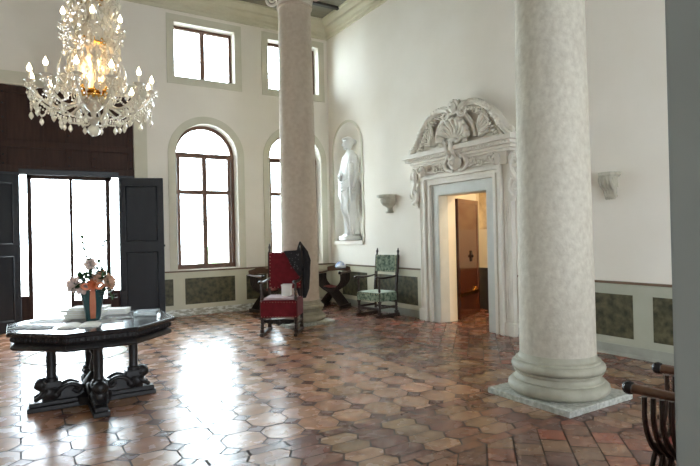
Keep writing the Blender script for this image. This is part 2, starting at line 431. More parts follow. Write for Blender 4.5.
# ------------------------------------------------------------------ windows
def window_arched(i, c, lab):
    root = empty('window_%d'%i,(c,BY,SZ),0,lab,'window',kind='structure')
    O = lambda u,v,d: Vector((u-c, d, v-SZ))
    bm = NB(); extr(bm, arch(c,HW+.15,SZ-.02,SP,28), -.018, 0, O, [arch(c,HW,SZ-.0199,SP,28)]); obj('window_surround', bm, M['surround'], root)
    d0, d1 = .23, .30; fw = .07
    bm = NB(); extr(bm, arch(c,HW,SZ,SP,28), d0, d1, O, [arch(c,HW-fw,SZ+.10,SP,28)])
    box(bm,(-HW,d0-.01,3.255-SZ),(HW,d1,3.355-SZ)); box(bm,(-HW,d0,2.49-SZ),(HW,d1,2.58-SZ))
    box(bm,(-.045,d0-.015,0.0),(.045,d1,3.30-SZ))
    for s in (-1,1): box(bm,(s*(HW-.11)-.03,d0-.005,.02),(s*(HW-.11)+.03,d1,3.30-SZ))
    obj('window_frame', bm, M['winwood'], root, bevel=.006)
    bm = NB()
    for z in [1.05+.29*k for k in range(5)]+[2.75,3.02]: box(bm,(-HW+.05,.262,z-SZ),(HW-.05,.267,z-SZ+.009))
    obj('lead_bars', bm, M['lead'], root)
    bm = NB(); extr(bm, arch(c,HW-.01,SZ+.01,SP,28), .268, .272, O); obj('pane', bm, M['glass'], root)
def window_upper(i, c, lab):
    root = empty('window_%d'%i,(c,BY,UZ0),0,lab,'window',kind='structure')
    O = lambda u,v,d: Vector((u-c, d, v-UZ0))
    bm = NB(); extr(bm, rect(c-UHW-.15,c+UHW+.15,UZ0-.15,UZ1+.15), -.018, 0, O, [rect(c-UHW,c+UHW,UZ0,UZ1)]); obj('window_surround', bm, M['surround'], root)
    bm = NB(); extr(bm, rect(c-UHW,c+UHW,UZ0,UZ1), .20, .27, O, [rect(c-UHW+.055,c+UHW-.055,UZ0+.04,UZ1-.065)])
    box(bm,(-.045,.19,0),(.045,.27,UZ1-UZ0)); obj('window_frame', bm, M['winwood'], root, bevel=.006)
    bm = NB()
    for k in range(1,5): box(bm,(-UHW+.05,.232,k*.21),(UHW-.05,.237,k*.21+.008))
    obj('lead_bars', bm, M['lead'], root)
    bm = NB(); box(bm,(-UHW+.01,.238,.01),(UHW-.01,.242,UZ1-UZ0-.01)); obj('pane', bm, M['glass'], root)
labs = ['arched window between the front door and the farther column','arched window partly hidden by the farther column','arched window beyond the front door','arched window in the far corner beyond the door']
labs2 = ['small square upper window over the arched window by the door','small square upper window partly behind the farther column','small upper window beyond the front door','small upper window in the far corner beyond the door']
for k, c in enumerate(WC):
    window_arched(k+1, c, labs[k]); window_upper(k+5, c, labs2[k])
# simple sashes in the unseen openings
k = 9
for (c, z0, z1, F, ax) in [(-2.55,.9,3.9,FF,0)]:
    bm = NB(); extr(bm, rect(c-.55,c+.55,z0,z1), .22, .28, F, [rect(c-.48,c-.03,z0+.07,z1-.07), rect(c+.03,c+.48,z0+.07,z1-.07)])
    o = obj('window_%d'%k, bm, M['winwood']); tag(o,'tall two-light window outside the view, added for its light','window',kind='structure'); k += 1

# ------------------------------------------------------------------ front door
dr = empty('door_1',(DC,BY,0),0,'tall front doorway with dark wooden overpanel and open dark leaves','door',kind='structure')
O = lambda u,v,d: Vector((u, d, v))
bm = NB(); extr(bm, rect(-DW-.24,DW+.24,0,4.56), -.02, 0, O, [rect(-DW,DW,-.01,4.33)])
obj('stone_surround', bm, M['surround'], dr, bevel=.004)
# overpanel of framed boards
bm = NB(); box(bm,(-DW,.06,2.80),(DW,.13,4.33))
for x in (-DW+.06,-.02,.40,DW-.06): box(bm,(x-.055,.035,2.80),(x+.055,.07,4.33))
for x in (-.40,): box(bm,(x-.02,.04,2.80),(x+.02,.07,4.33))
for z in (2.86,3.30,4.25): box(bm,(-DW,.03,z-.06),(DW,.07,z+.06))
ov = obj('overpanel', bm, M['overwood'], dr, bevel=.006); ov['label'] = 'dark brown panelled boarding above the opening'
bm = NB()
for x in (-DW+.06,-.02,.40,DW-.06):
    for z in (2.95,3.1,3.5,3.75,4.0,4.2): ball(bm,(x,.03,z),.016,8,5)
obj('iron_studs', bm, M['iron'], ov)
# door posts
LWX = .815
for s in (-1,1):
    bm = NB(); box(bm,(min(s*LWX,s*DW),.02,0),(max(s*LWX,s*DW),.16,2.80)); obj('door_post', bm, M['doorwood'], dr, bevel=.006)
bm = NB(); box(bm,(-LWX,.0,2.76),(LWX,.14,2.86)); obj('door_head', bm, M['doorwood'], dr, bevel=.006)
# glazed inner screen: stiles, sidelights, low panels
bm = NB()
for x in (-.66,.63): box(bm,(x-.035,.10,0),(x+.035,.20,2.78))
box(bm,(-.022,.12,0),(.03,.17,2.78))
for s in (-1,1): box(bm,(min(s*.66,s*.82),.12,.0),(max(s*.66,s*.82),.16,.60))
box(bm,(.02,.12,.0),(.63,.16,.46)); box(bm,(-.70,.10,2.70),(.70,.18,2.80))
sc = obj('glazed_screen', bm, M['overwood'], dr, bevel=.005)
bm = NB()
for z in (2.45,2.05,1.65,1.2,.8): box(bm,(.03,.138,z),(.63,.146,z+.012)); box(bm,(-.82,.138,z),(-.66,.146,z+.012)); box(bm,(.66,.138,z),(.82,.146,z+.012))
obj('glazing_bars', bm, M['lead'], sc)
bm = NB(); box(bm,(.02,.140,.46),(.63,.143,2.70)); box(bm,(-.82,.140,.6),(-.66,.143,2.78)); box(bm,(.66,.140,.6),(.82,.143,2.78)); obj('pane', bm, M['glass'], sc)
# left glazed leaf, standing open outwards
gl = empty('open_glazed_leaf',(-.66,.20,0),0); gl.parent = dr; gl.rotation_euler[2] = R(87)
bm = NB(); extr(bm, rect(0,.62,.02,2.70), -.02,.02, O, [rect(.07,.55,.55,2.62)]); obj('leaf_frame', bm, M['overwood'], gl, bevel=.004)
bm = NB(); box(bm,(.07,-.002,.55),(.55,.002,2.62)); obj('pane', bm, M['glass'], gl)
# solid shutter leaves opened into the hall
def leaf(s, ang):
    L = empty('door_leaf',(s*LWX,-.005,0),0); L.parent = dr
    L.rotation_euler[2] = ang
    w, h, t = .80, 2.75, .055
    bm = NB(); box(bm,(0,-t/2+.012,.02),(w,t/2-.012,h))
    for a, b in ((0,.11),(w-.11,w)): box(bm,(a,-t/2,.02),(b,t/2,h))
    for a, b in ((.02,.2),(1.33,1.53),(2.6,h)): box(bm,(0,-t/2-.001,a),(w,t/2+.001,b))
    a_ = obj('leaf_panelling', bm, M['doorwood'], L, bevel=.007)
    bm = NB()
    for side in (-1,1):
        y0 = side*(t/2-.004)
        for (x0,x1,z0,z1) in ((.12,w-.12,.21,1.32),(.12,w-.12,1.54,2.59)):
            for (p,q) in (((x0,z0),(x1,z0)),((x1,z0),(x1,z1)),((x1,z1),(x0,z1)),((x0,z1),(x0,z0))):
                tube(bm,[(p[0],y0,p[1]),(q[0],y0,q[1])],.013,6)
    obj('panel_moulding', bm, M['doorwood'], L, smooth=True)
    bm = NB()
    for x in (.055,w-.055):
        for z in [.3+.3*k for k in range(9)]:
            for yy in (-t/2,t/2): ball(bm,(x,yy,z),.011,7,5)
    box(bm,(w-.005,-.03,1.42),(w+.02,.0,1.46))
    obj('iron_studs', bm, M['iron'], L)
    return L
leaf(1, R(-19)); leaf(-1, R(180+23))

# ------------------------------------------------------------------ wainscot on back and right walls
def wains(F, a, b, panels, par, sk, m, z0=.0, gap=None):
    bm = NB(); f = lambda u0,u1,v0,v1,d0,d1,mb: mbox(mb,F,u0,u1,v0,v1,d0,d1)
    f(a,b,.10,.90,-.012,0,bm); obj('wainscot', bm, m, par)
    bm = NB(); f(a,b,.885,.915,-.028,0,bm); obj('wainscot_rail', bm, M['rail'], par, bevel=.004)
    for p, q in panels:
        bm = NB(); f(p,q,.225,.755,-.016,-.004,bm); obj('wainscot_panel', bm, M['panel'], par, bevel=.002)
    return
def mbox(bm, F, u0,u1,v0,v1,d0,d1):
    vs = [bm.verts.new(F(u,v,d)) for u in (u0,u1) for v in (v0,v1) for d in (d0,d1)]
    for q in ((0,1,3,2),(4,6,7,5),(0,4,5,1),(2,3,7,6),(0,2,6,4),(1,5,7,3)): bm.faces.new([vs[i] for i in q])
xr = DC+DW+.24
wains(FB, xr, RX, [(-4.02,-3.665),(-3.43,-2.38),(-2.125,-1.655),(-1.42,-.35)], wb, 'skirt', M['wains'])
wains(FB, LX, 2*DC-xr, [(2*DC-q,2*DC-p) for p,q in [(-4.02,-3.665),(-3.43,-2.38),(-2.125,-1.655),(-1.42,-.35)]], wb, 'skirt', M['wains'])
wains(FR_, PY+1.10, BY, [(-1.54,-.52),(-3.23,-1.86)], wr, 'skirtr', M['wains'])
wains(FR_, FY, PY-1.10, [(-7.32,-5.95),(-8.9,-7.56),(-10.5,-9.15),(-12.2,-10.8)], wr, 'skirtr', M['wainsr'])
def base(name, F, a, b, m, lab):
    bm = NB(); mbox(bm,F,a,b,.0,.035,-.035,0); mbox(bm,F,a,b,.03,.135,-.022,0)
    o = obj(name, bm, m); tag(o,lab,'baseboard',kind='structure')
base('baseboard_back', FB, xr, RX, M['skirt'], 'peeling whitish skirting under the arched windows')
base('baseboard_back_left', FB, LX, 2*DC-xr, M['skirt'], 'peeling skirting beyond the front door')
base('baseboard_right', FR_, PY+1.10, BY, M['skirtr'], 'grey skirting under the niche')
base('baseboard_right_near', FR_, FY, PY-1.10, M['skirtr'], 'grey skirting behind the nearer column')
base('baseboard_left', FL, FY, BY, M['skirtr'], 'skirting of the wall opposite the portal')

# ------------------------------------------------------------------ columns
def column(x, y, m, lab):
    c = empty('column',(x,y,0),0,lab,'column','tall stone columns of the hall'); c['kind'] = 'thing'
    bm = NB(); box(bm,(-.455,-.455,-.003),(.455,.455,.055)); obj('plinth', bm, M['plinth'], c, bevel=.008)
    def tor(z, r, h, n=6): return [(r-h/2+h/2*math.cos(a)+0, z+h/2+h/2*math.sin(a)) for a in [-PI/2+PI*i/n for i in range(n+1)]]
    P = [(.36,.055)]+tor(.055,.452,.115)+[(.40,.172),(.40,.184),(.388,.19),(.374,.21),(.372,.225),(.385,.243),(.398,.247),(.398,.258)]+tor(.258,.418,.085)+[(.378,.345),(.378,.362),(.355,.372),(.345,.39),(.34,.42)]
    bm = NB(); lathe(bm,P,64); obj('base', bm, M['basestone'], c, smooth=True, auto=35)
    P = [(.34,.42)]
    for i in range(1,25):
        t = i/24; z = .42+t*5.24; r = .338-.046*max(0,(t-.08)/.92)**1.05; P.append((r,z))
    P += [(.298,5.66),(.318,5.668),(.322,5.685),(.318,5.70),(.30,5.71)]
    bm = NB(); lathe(bm,P,64); obj('shaft', bm, m, c, smooth=True, auto=35)
    # capital with four corner volutes and leaves
    bm = NB(); lathe(bm,[(.298,5.705),(.30,5.85),(.33,6.0),(.40,6.08),(.42,6.12),(.36,6.16)],40)
    for k in range(4):
        a = PI/4+k*PI/2; d = Vector((math.cos(a),math.sin(a),0))
        pts = []
        for i in range(44):
            th = i/43*2*PI*2.1; r = .155*(1-i/43*.85)
            pts.append(d*(.41+r*math.sin(th)*.9)+Vector((0,0,5.92+r*math.cos(th))))
        tube(bm, pts, [.030*(1-.5*i/43) for i in range(44)], 8)
        for t in range(2):
            a2 = a+PI/8+t*PI/4; d2 = Vector((math.cos(a2),math.sin(a2),0))
            tube(bm,[d2*.29+Vector((0,0,5.71)),d2*.32+Vector((0,0,5.85)),d2*.36+Vector((0,0,5.96)),d2*.41+Vector((0,0,5.97)),d2*.42+Vector((0,0,5.93))],[.06,.07,.055,.035,.01],8,flat=.35,upv=d2)
    obj('capital', bm, M['marble'], c, smooth=True, auto=50)
    bm = NB(); box(bm,(-.45,-.45,6.14),(.45,.45,6.22)); box(bm,(-.33,-.33,6.22),(.33,.33,CZ-.055)); obj('abacus', bm, M['marble'], c, bevel=.02)
    return c
CX = -1.97
column(CX-.018,-7.74,M['stone'],'thick pale stone column standing nearest, close to the marble portal')
column(CX,-2.30,M['stonep'],'farther pinkish stone column behind the red armchair')
column(2*DC-CX,-7.735,M['stone'],'stone column nearest the unseen side, outside the photo')
column(2*DC-CX,-2.30,M['stonep'],'stone column outside the photo, beyond the front door')

# dark pier beside the camera
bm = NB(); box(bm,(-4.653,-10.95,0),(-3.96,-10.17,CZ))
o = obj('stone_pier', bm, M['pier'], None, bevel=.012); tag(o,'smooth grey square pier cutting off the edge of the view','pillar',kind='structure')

# ------------------------------------------------------------------ marble portal on the right wall
po = empty('marble_portal',(RX,PY,0),0,'carved white marble doorway with shell pediment','door surround'); po['kind'] = 'thing'
Q = lambda u,v,d: Vector((-d, u, v))       # u along wall, d out of the wall
pb = lambda bm,u0,u1,v0,v1,d0,d1: mbox(bm,Q,u0,u1,v0,v1,d0,d1)
H = PH
bm = NB(); extr(bm, [(-H-.17,0),(-H-.17,PZ+.17),(H+.17,PZ+.17),(H+.17,0),(H-.0,0),(H,PZ),(-H,PZ),(-H,0)], -.0, .07, Q)
extr(bm, [(-H,0),(-H,PZ),(H,PZ),(H,0),(H-.015,0),(H-.015,PZ-.015),(-H+.015,PZ-.015),(-H+.015,0)], -.14, .065, Q)
obj('inner_frame', bm, M['marble2'], po, bevel=.003)
bm = NB()
for (w0,w1,d) in ((.17,.23,.12),(.23,.28,.095),(.28,.34,.14)):
    extr(bm, [(-H-w1,0),(-H-w1,PZ+w1),(H+w1,PZ+w1),(H+w1,0),(H+w0,0),(H+w0,PZ+w0),(-H-w0,PZ+w0),(-H-w0,0)], 0, d, Q)
obj('architrave', bm, M['marble'], po, bevel=.008)
for s in (-1,1):
    bm = NB(); a, b = H+.345, H+.50
    pb(bm,min(s*a,s*b),max(s*a,s*b),.0,2.62,0,.085)
    for k in range(3): x = s*(a+.035+.042*k); tube(bm,[(-.085,x,.25),(-.085,x,2.05)],.013,6)
    pb(bm,min(s*(a-.0),s*(b+.03)),max(s*(a-.0),s*(b+.03)),0,.20,0,.11)
    obj('pilaster', bm, M['marble'], po, bevel=.006)
    # console scroll beside the head of the frame
    bm = NB()
    for (cz, r, dirn) in ((2.60,.11,1),(2.24,.125,-1)):
        pts = [( -.11, s*(H+.60+ r*.2 + rr*math.cos(t)), cz+rr*math.sin(t)) for t, rr in [(PI/2*dirn+dirn*i/26*2*PI*1.6, r*(1-.8*i/26)) for i in range(27)]]
        tube(bm, pts, [.042*(1-.5*i/26) for i in range(27)], 7)
    tube(bm,smoothpath([(-.11,s*(H+.58),2.70),(-.13,s*(H+.55),2.48),(-.11,s*(H+.63),2.30),(-.09,s*(H+.55),2.12),(-.06,s*(H+.52),2.02)],5),[.04]*21,7)
    ball(bm,(-.12,s*(H+.62),2.60),.035,8,6); ball(bm,(-.12,s*(H+.62),2.26),.035,8,6)
    pb(bm,min(s*(H+.5),s*(H+.64)),max(s*(H+.5),s*(H+.64)),2.05,2.72,0,.06)
    obj('side_scroll', bm, M['marble'], po, smooth=True, auto=45)
    # mask console over the architrave corner
    bm = NB()
    ball(bm,(-.17,s*(H+.30),2.66),.075,12,8,(.8,1,1.3)); ball(bm,(-.24,s*(H+.30),2.64),.025,8,6)
    for t in (-1,1): tube(bm,[(-.2,s*(H+.30)+t*.02,2.74),(-.22,s*(H+.30)+t*.08,2.72),(-.18,s*(H+.30)+t*.09,2.63)],[.02,.025,.012],6)
    obj('corner_mask', bm, M['marble'], po, smooth=True, auto=60)
# frieze and entablature
bm = NB(); pb(bm,-H-.46,H+.46,PZ+.34,2.80,0,.12); obj('frieze', bm, M['marble'], po, bevel=.005)
bm = NB()
for (e,z0,z1,d) in ((.56,2.76,2.80,.16),(.60,2.80,2.845,.20),(.66,2.845,2.90,.27),(.71,2.90,2.975,.31)): pb(bm,-H-e,H+e,z0,z1,0,d)
for k in range(44):
    u = -H-.62+k*(2*H+1.24)/43; pb(bm,u-.010,u+.010,2.850,2.885,.27,.285)
obj('entablature', bm, M['marble'], po, bevel=.006)
# rinceau carving on the frieze: scrolls and a cartouche
bm = NB(); rr_ = random.Random(5)
for s in (-1,1):
    for (u, z, r, turns) in ((.34,2.68,.075,1.5),(.52,2.66,.055,-1.4),(.70,2.69,.045,1.3)):
        pts = [(-.14, s*(u+q*math.cos(t)), z+q*math.sin(t)) for t,q in [(i/22*2*PI*turns, r*(1-.8*i/22)) for i in range(23)]]
        tube(bm, pts, [.022*(1-.5*i/22) for i in range(23)], 6)
        for k in range(5):
            a = rr_.uniform(0,2*PI); ball(bm,(-.14,s*(u+r*1.15*math.cos(a)),z+r*1.1*math.sin(a)),.022,7,5,(.8,1.2,.8))
    tube(bm,smoothpath([(-.16,s*.05,2.82),(-.18,s*.18,2.80),(-.17,s*.26,2.70),(-.17,s*.20,2.60),(-.16,s*.08,2.58)],5),[.03]*21,7)
tube(bm,[( -.14,-.8,2.63),(-.14,-.3,2.60)],.012,6); tube(bm,[(-.14,.3,2.60),(-.14,.8,2.63)],.012,6)
obj('frieze_carving', bm, M['marble'], po, smooth=True, auto=60)
bm = NB()
ball(bm,(-.18,0,2.72),.13,16,10,(.6,1.1,1)); ball(bm,(-.27,0,2.70),.045,10,7); ball(bm,(-.24,-.05,2.76),.028,8,6); ball(bm,(-.24,.05,2.76),.028,8,6)
for k in range(9):
    a = PI*(.1+.8*k/8); ball(bm,(-.2,.16*math.cos(a),2.76+.13*math.sin(a)),.04,8,6)
for s in (-1,1): tube(bm,[(-.28,s*.03,2.92),(-.32,s*.06,3.0),(-.30,s*.07,2.88),(-.22,s*.06,2.80)],[.03,.045,.035,.02],8)
obj('cartouche_mask', bm, M['marble'], po, smooth=True)
# pediment: curved back slab, two leafy scrolled wings, shell, top mask
top = [(-1.22,2.985),(-1.14,3.02),(-1.05,3.10),(-.96,3.23),(-.85,3.38),(-.70,3.52),(-.52,3.62),(-.32,3.66),(-.14,3.62)]
out = [(-1.20,2.97)]+top+[(-u,z) for u,z in reversed(top)]+[(1.20,2.97)]
bm = NB(); extr(bm, out, .0, .10, Q); obj('pediment_field', bm, M['marble'], po, bevel=.01)
for s in (-1,1):
    bm = NB(); T = [Vector((-.17,s*u,z-.02)) for u,z in top]
    tube(bm, smoothpath(T,4), [.035+.02*min(1,i/12) for i in range(33)], 8, flat=1)
    T2 = [Vector((-.12,s*u*.93,z-.09)) for u,z in top]
    tube(bm, smoothpath(T2,4), .03, 6)
    # end volute of the wing
    pts = [(-.19, s*(.20+q*math.cos(t)), 3.60-.09+q*math.sin(t)) for t,q in [(PI/2+s*s*i/22*2*PI*1.4, .10*(1-.8*i/22)) for i in range(23)]]
    tube(bm, pts, [.034*(1-.5*i/22) for i in range(23)], 7)
    pts = [(-.17, s*(1.16+q*math.cos(t)), 3.03+q*math.sin(t)) for t,q in [(PI/2-i/18*2*PI*1.2, .06*(1-.8*i/18)) for i in range(19)]]
    tube(bm, pts, [.026]*19, 7)
    obj('pediment_wing', bm, M['marble'], po, smooth=True, auto=60)
    bm = NB(); TT = smoothpath([Vector((-.15,s*u*.88,z-.13)) for u,z in top],3)
    for i, p in enumerate(TT[2:-3:1]):
        ang = -.6; q = p+Vector((-.02,0,0))
        c = Vector((0,s*.45,3.15)); d = (q-c).normalized()
        tube(bm,[q-d*.06,q,q+d*.035+Vector((-.02,0,0)),q+d*.05+Vector((-.045,0,0))],[.018,.034,.026,.008],6,flat=.6)
    for i, p in enumerate(smoothpath([Vector((-.17,s*u,z-.02)) for u,z in top],3)[1:-2]):
        c = Vector((0,s*.45,3.15)); d = (p-c).normalized(); q = p+Vector((-.035,0,0))
        tube(bm,[q-d*.055,q,q+d*.04,q+d*.062],[.012,.034,.026,.006],6,flat=.6)
    # inner acanthus plume
    for k in range(7):
        a = .2+k*.17; L = .26+.03*k
        b0 = Vector((-.14,s*.47,3.05)); d = Vector((0,s*math.cos(a),math.sin(a)))
        tube(bm,[b0+d*.05,b0+d*L*.5+Vector((-.05,0,0)),b0+d*L+Vector((-.03,0,0)),b0+d*(L+.04)+Vector((-.07,0,0))],[.025,.045,.03,.008],7,flat=.5)
    obj('acanthus_leaves', bm, M['marble'], po, smooth=True)
# shell
bm = NB(); nr = 11; c0 = Vector((-.20,0,3.07))
for k in range(nr):
    a = R(-8)+(PI+R(16))*k/(nr-1); L = .36 if 0 < k < nr-1 else .29
    d = Vector((0,math.cos(a),math.sin(a)*.98))
    tube(bm,[c0+d*.04,c0+d*L*.55+Vector((.05,0,0)),c0+d*L*.9+Vector((.0,0,0)),c0+d*L+Vector((-.04,0,0)),c0+d*(L+.015)+Vector((-.01,0,0))],[.016,.040,.056,.050,.024],8)
ball(bm,(-.22,0,3.07),.07,10,7,(.8,1.6,.8))
for t in (-1,1): tube(bm,[(-.22,t*.06,3.05),(-.25,t*.15,3.03),(-.23,t*.22,3.09),(-.22,t*.19,3.13)],[.035,.04,.03,.012],7)
obj('shell', bm, M['marble'], po, smooth=True)
bm = NB(); tube(bm,[(-.17,.45*math.cos(a),3.07+.46*math.sin(a)) for a in [PI*i/24-.1*(1 if 0 else 0) for i in range(25)]],.035,8)
obj('shell_hood', bm, M['marble'], po, smooth=True)
bm = NB(); ball(bm,(-.20,0,3.62),.085,12,9,(.8,1,1.1))
for k in range(7):
    a = PI*k/6; ball(bm,(-.19,.11*math.cos(a),3.62+.10*math.sin(a)),.035,8,6)
ball(bm,(-.28,0,3.61),.022,8,6)
obj('crest_mask', bm, M['marble'], po, smooth=True)
for (u,m_) in ((.17,'gold'),(-.04,'surround')):
    bm = NB(); lathe(bm,[(.02,0),(.035,.02),(.02,.045),(.03,.075),(.012,.10),(.001,.115)],10,c=(-.10,u,3.645)); o = obj('finial', bm, M['bracket'], po, smooth=True)

# ------------------------------------------------------------------ side doorway room behind the portal
RXX = 1.75
bm = NB(); box(bm,(RXX,-8.2,-.1),(RXX+.1,-2.9,3.4)); box(bm,(WT,-3.0,-.1),(RXX,-2.9,3.4)); box(bm,(WT,-8.3,-.1),(RXX,-8.2,3.4)); box(bm,(WT,-8.3,3.3),(RXX+.1,-2.9,3.4)); box(bm,(WT+.0,PY-PH-3.1,0),(WT+.02,PY-PH,3.3)); box(bm,(WT,PY+PH,0),(WT+.02,-3.0,3.3)); box(bm,(WT,PY-PH,PZ),(WT+.02,PY+PH,3.3))
o = obj('wall_passage', bm, M['warmwall']); tag(o,'warm cream passage walls seen through the marble portal','wall',kind='structure')
bm = NB(); box(bm,(RXX-.012,-8.2,.80),(RXX,-3.0,.84)); box(bm,(RXX-.01,-8.2,0),(RXX,-3.0,.80)); d_ = obj('dado', bm, M['darkdado'], o)
bm = NB(); box(bm,(RXX-.008,-8.0,1.62),(RXX-.001,-3.1,2.9)); obj('fresco', bm, M['fresco'], o)
bm = NB(); box(bm,(WT-.0,-8.2,-.1),(RXX+.1,-5.1,0.0)); box(bm,(WT,-3.0,-.1),(RXX,-2.9,0)); obj('passage_floor', bm, M['terracottadark'], o)
bm = NB()
for s in (-1,1): pb(bm,min(s*PH,s*(PH-.015)),max(s*PH,s*(PH-.015)),0,PZ,-WT-.0,-.14)
pb(bm,-PH,PH,PZ-.015,PZ,-WT,-.14); obj('reveal', bm, M['warmwall'], po)
# open leaf
d2 = empty('door_2',(WT+.03,PY+PH-.02,0),0,'polished brown wooden door standing open inside the marble portal','door',kind='structure')
d2.rotation_euler[2] = R(25.5)
bm = NB(); box(bm,(0,-.02,.015),(1.06,.02,2.17))
for a, b in ((0,.09),(.97,1.06)): box(bm,(a,-.028,.015),(b,.028,2.17))
for a, b in ((.015,.10),(2.09,2.17)): box(bm,(0,-.029,a),(1.06,.029,b))
obj('leaf', bm, M['doorbrown'], d2, bevel=.006)
bm = NB(); box(bm,(.02,-.034,.42),(1.0,-.026,.47)); tube(bm,[(.7,-.035,.47),(.8,-.04,.53),(.88,-.035,.47)],.012,6); obj('strap', bm, M['gold'], d2)
bm = NB(); ball(bm,(.62,-.045,1.12),.03,10,7); box(bm,(.58,-.033,1.02),(.66,-.027,1.22)); obj('door_handle', bm, M['iron'], d2)
# unseen lantern and point lights, added to warm the passage
ln = empty('added_lantern',(1.05,-6.1,2.35),0,'unseen lantern added to light the passage behind the portal','added light')
bm = NB(); lathe(bm,[(.10,0),(.12,.02),(.12,.24),(.03,.32),(.005,.95)],8); obj('added_lantern_cage', bm, M['gold'], ln)
ld = bpy.data.lights.new('passage_fill','POINT'); ld.energy = 50; ld.color = (1,.84,.62); ld.shadow_soft_size = .12
lo = bpy.data.objects.new('passage_fill', ld); COL.objects.link(lo); lo.location = (1.05,-6.1,2.2)
lo2 = bpy.data.objects.new('passage_fill', ld); COL.objects.link(lo2); lo2.location = (1.0,-4.9,3.0);  # second added fill light, without a lantern

# ------------------------------------------------------------------ wall brackets
def bracket(y, z, kind, lab):
    b = empty('wall_bracket',(RX,y,z),0,lab,'wall bracket','stone brackets on the portal wall')
    if kind: b.scale = (.72,.60,.92)
    bm = NB()
    wd = .19
    outl = [(-wd,0),(-wd*.96,.17),(-wd*.7,.24),(0,.27),(wd*.7,.24),(wd*.96,.17),(wd,0)]
    extr(bm,[(u,d) for u,d in outl],-.0,-.045,lambda u,v,d: Vector((-v,u,d))); extr(bm,[(u*.9,d*.9) for u,d in outl],-.045,-.06,lambda u,v,d: Vector((-v,u,d)))
    obj('shelf_slab', bm, M['bracket'], b, bevel=.006)
    if kind == 0:
        bm = NB(); lathe(bm,[(.08,-.36),(.10,-.355),(.10,-.33),(.065,-.31),(.065,-.26),(.09,-.235),(.15,-.20),(.185,-.15),(.195,-.10),(.18,-.06),(.15,-.045)],28,a0=PI/2,a1=3*PI/2,fold=lambda a,z: 1+.05*math.cos(14*a))
        obj('shell_body', bm, M['bracket'], b, smooth=True, auto=60)
    else:
        bm = NB()
        for u in (-.11,-.037,.037,.11):
            tube(bm,smoothpath([(-.20,u,-.055),(-.215,u,-.10),(-.17,u,-.17),(-.10,u*.9,-.22),(-.07,u*.8,-.29),(-.08,u*.8,-.315)],5),[.038]*21+[.036]*5,8)
        box(bm,(-.16,-.13,-.2),(0,.13,-.06)); box(bm,(-.10,-.10,-.31),(0,.10,-.05))
        for u in (-.085,-.028,.028,.085): ball(bm,(-.07,u,-.335),.03,8,6)
        box(bm,(-.09,-.11,-.325),(0,.11,-.305))
        obj('scrolled_body', bm, M['bracket'], b, smooth=True, auto=50)
bracket(-2.42,2.34,0,'shell-shaped stone bracket between the statue niche and the portal')
bracket(-7.09,2.26,1,'fluted scroll bracket on the wall right of the nearer column')

# ------------------------------------------------------------------ statue
st = empty('niche_statue',(.08,NY+.02,1.455),0,'white marble statue of a draped woman standing in the niche','statue')
st.scale = (1.15,1.18,1.10)
bm = NB(); lathe(bm,[(.24,0),(.25,.02),(.25,.06),(.235,.08),(.19,.085),(.17,.12),(.15,.13)],10,fold=lambda a,z: 1+.06*math.cos(3*a+.6)); obj('rocky_base', bm, M['statue'], st, smooth=True, auto=40)
# drapery loft: facing -x
def drape(z):  # centre offset (x,y), radii (front-back, side)
    K = [(.10,(0,-.05),(.15,.165)),(.20,(0,-.04),(.13,.15)),(.45,(0,-.02),(.135,.155)),(.70,(0,.01),(.15,.18)),(.95,(-.01,.03),(.17,.215)),(1.12,(0,.03),(.155,.21)),(1.32,(.0,.02),(.115,.155)),(1.5,(-.005,.0),(.135,.18)),(1.68,(0,-.01),(.12,.195)),(1.78,(.01,-.01),(.075,.14)),(1.83,(.01,-.01),(.05,.07))]
    for a, b in zip(K,K[1:]):
        if z <= b[0]:
            t = max(0,(z-a[0])/(b[0]-a[0])); t = t*t*(3-2*t)
            return [a[1][i]+(b[1][i]-a[1][i])*t for i in (0,1)], [a[2][i]+(b[2][i]-a[2][i])*t for i in (0,1)]
    return K[-1][1], K[-1][2]
bm = NB(); rings = []; N = 96
for j in range(61):
    z = .10+1.73*j/60; c, r = drape(z); ring = []
    amp = (.17 if z < 1.0 else .17*(1-(z-1.0)/.8)+.04)
    for k in range(N):
        a = 2*PI*k/N
        tw = a+ .55*math.sin(z*1.6)
        f = 1+amp*(.6*math.sin(9*tw+2.2*z)+.5*math.sin(15*tw-1.3*z)+.25*math.sin(4*tw+3*z))
        # diagonal mantle folds over the hips
        if z > .8: f += .05*math.sin(16*z+5*a)
        # bent right knee pushes forward
        kn = .07*math.exp(-((z-.62)/.18)**2)*max(0,math.cos(a-PI-.45))**3
        ring.append(bm.verts.new((c[0]+(r[0]*f+kn)*math.cos(a), c[1]+r[1]*f*math.sin(a), z)))
    rings.append(ring)
for a, b in zip(rings,rings[1:]):
    for k in range(N): bm.faces.new((a[k],a[(k+1)%N],b[(k+1)%N],b[k]))
bm.faces.new(rings[0][::-1]); bm.faces.new(rings[-1])
# mantle hanging edge down the left side and over the forearm
obj('drapery', bm, M['statue'], st, smooth=True)
bm = NB()
for q in range(6):
    u = .20+.018*q
    tube(bm,smoothpath([(-.03-.02*q,-.20,1.55),(-.08-.02*q,-.21-.01*q,1.25),(-.05-.015*q,-.20,.8),(-.03-.015*q,-.17+.01*q,.35),(-.02*q,-.16,.16)],5),[.028,.03,.03,.03,.028,.03,.032,.03,.03,.03,.032,.034,.03,.03,.03,.03,.03,.03,.028,.026,.02],6,flat=.7)
for q in range(5):
    tube(bm,smoothpath([(-.10,.20-.01*q,1.30-.035*q),(-.19,.10,1.20-.045*q),(-.20,-.04,1.17-.04*q),(-.12,-.19,1.24-.03*q)],5),.022,6)
obj('mantle_folds', bm, M['statue'], st, smooth=True)
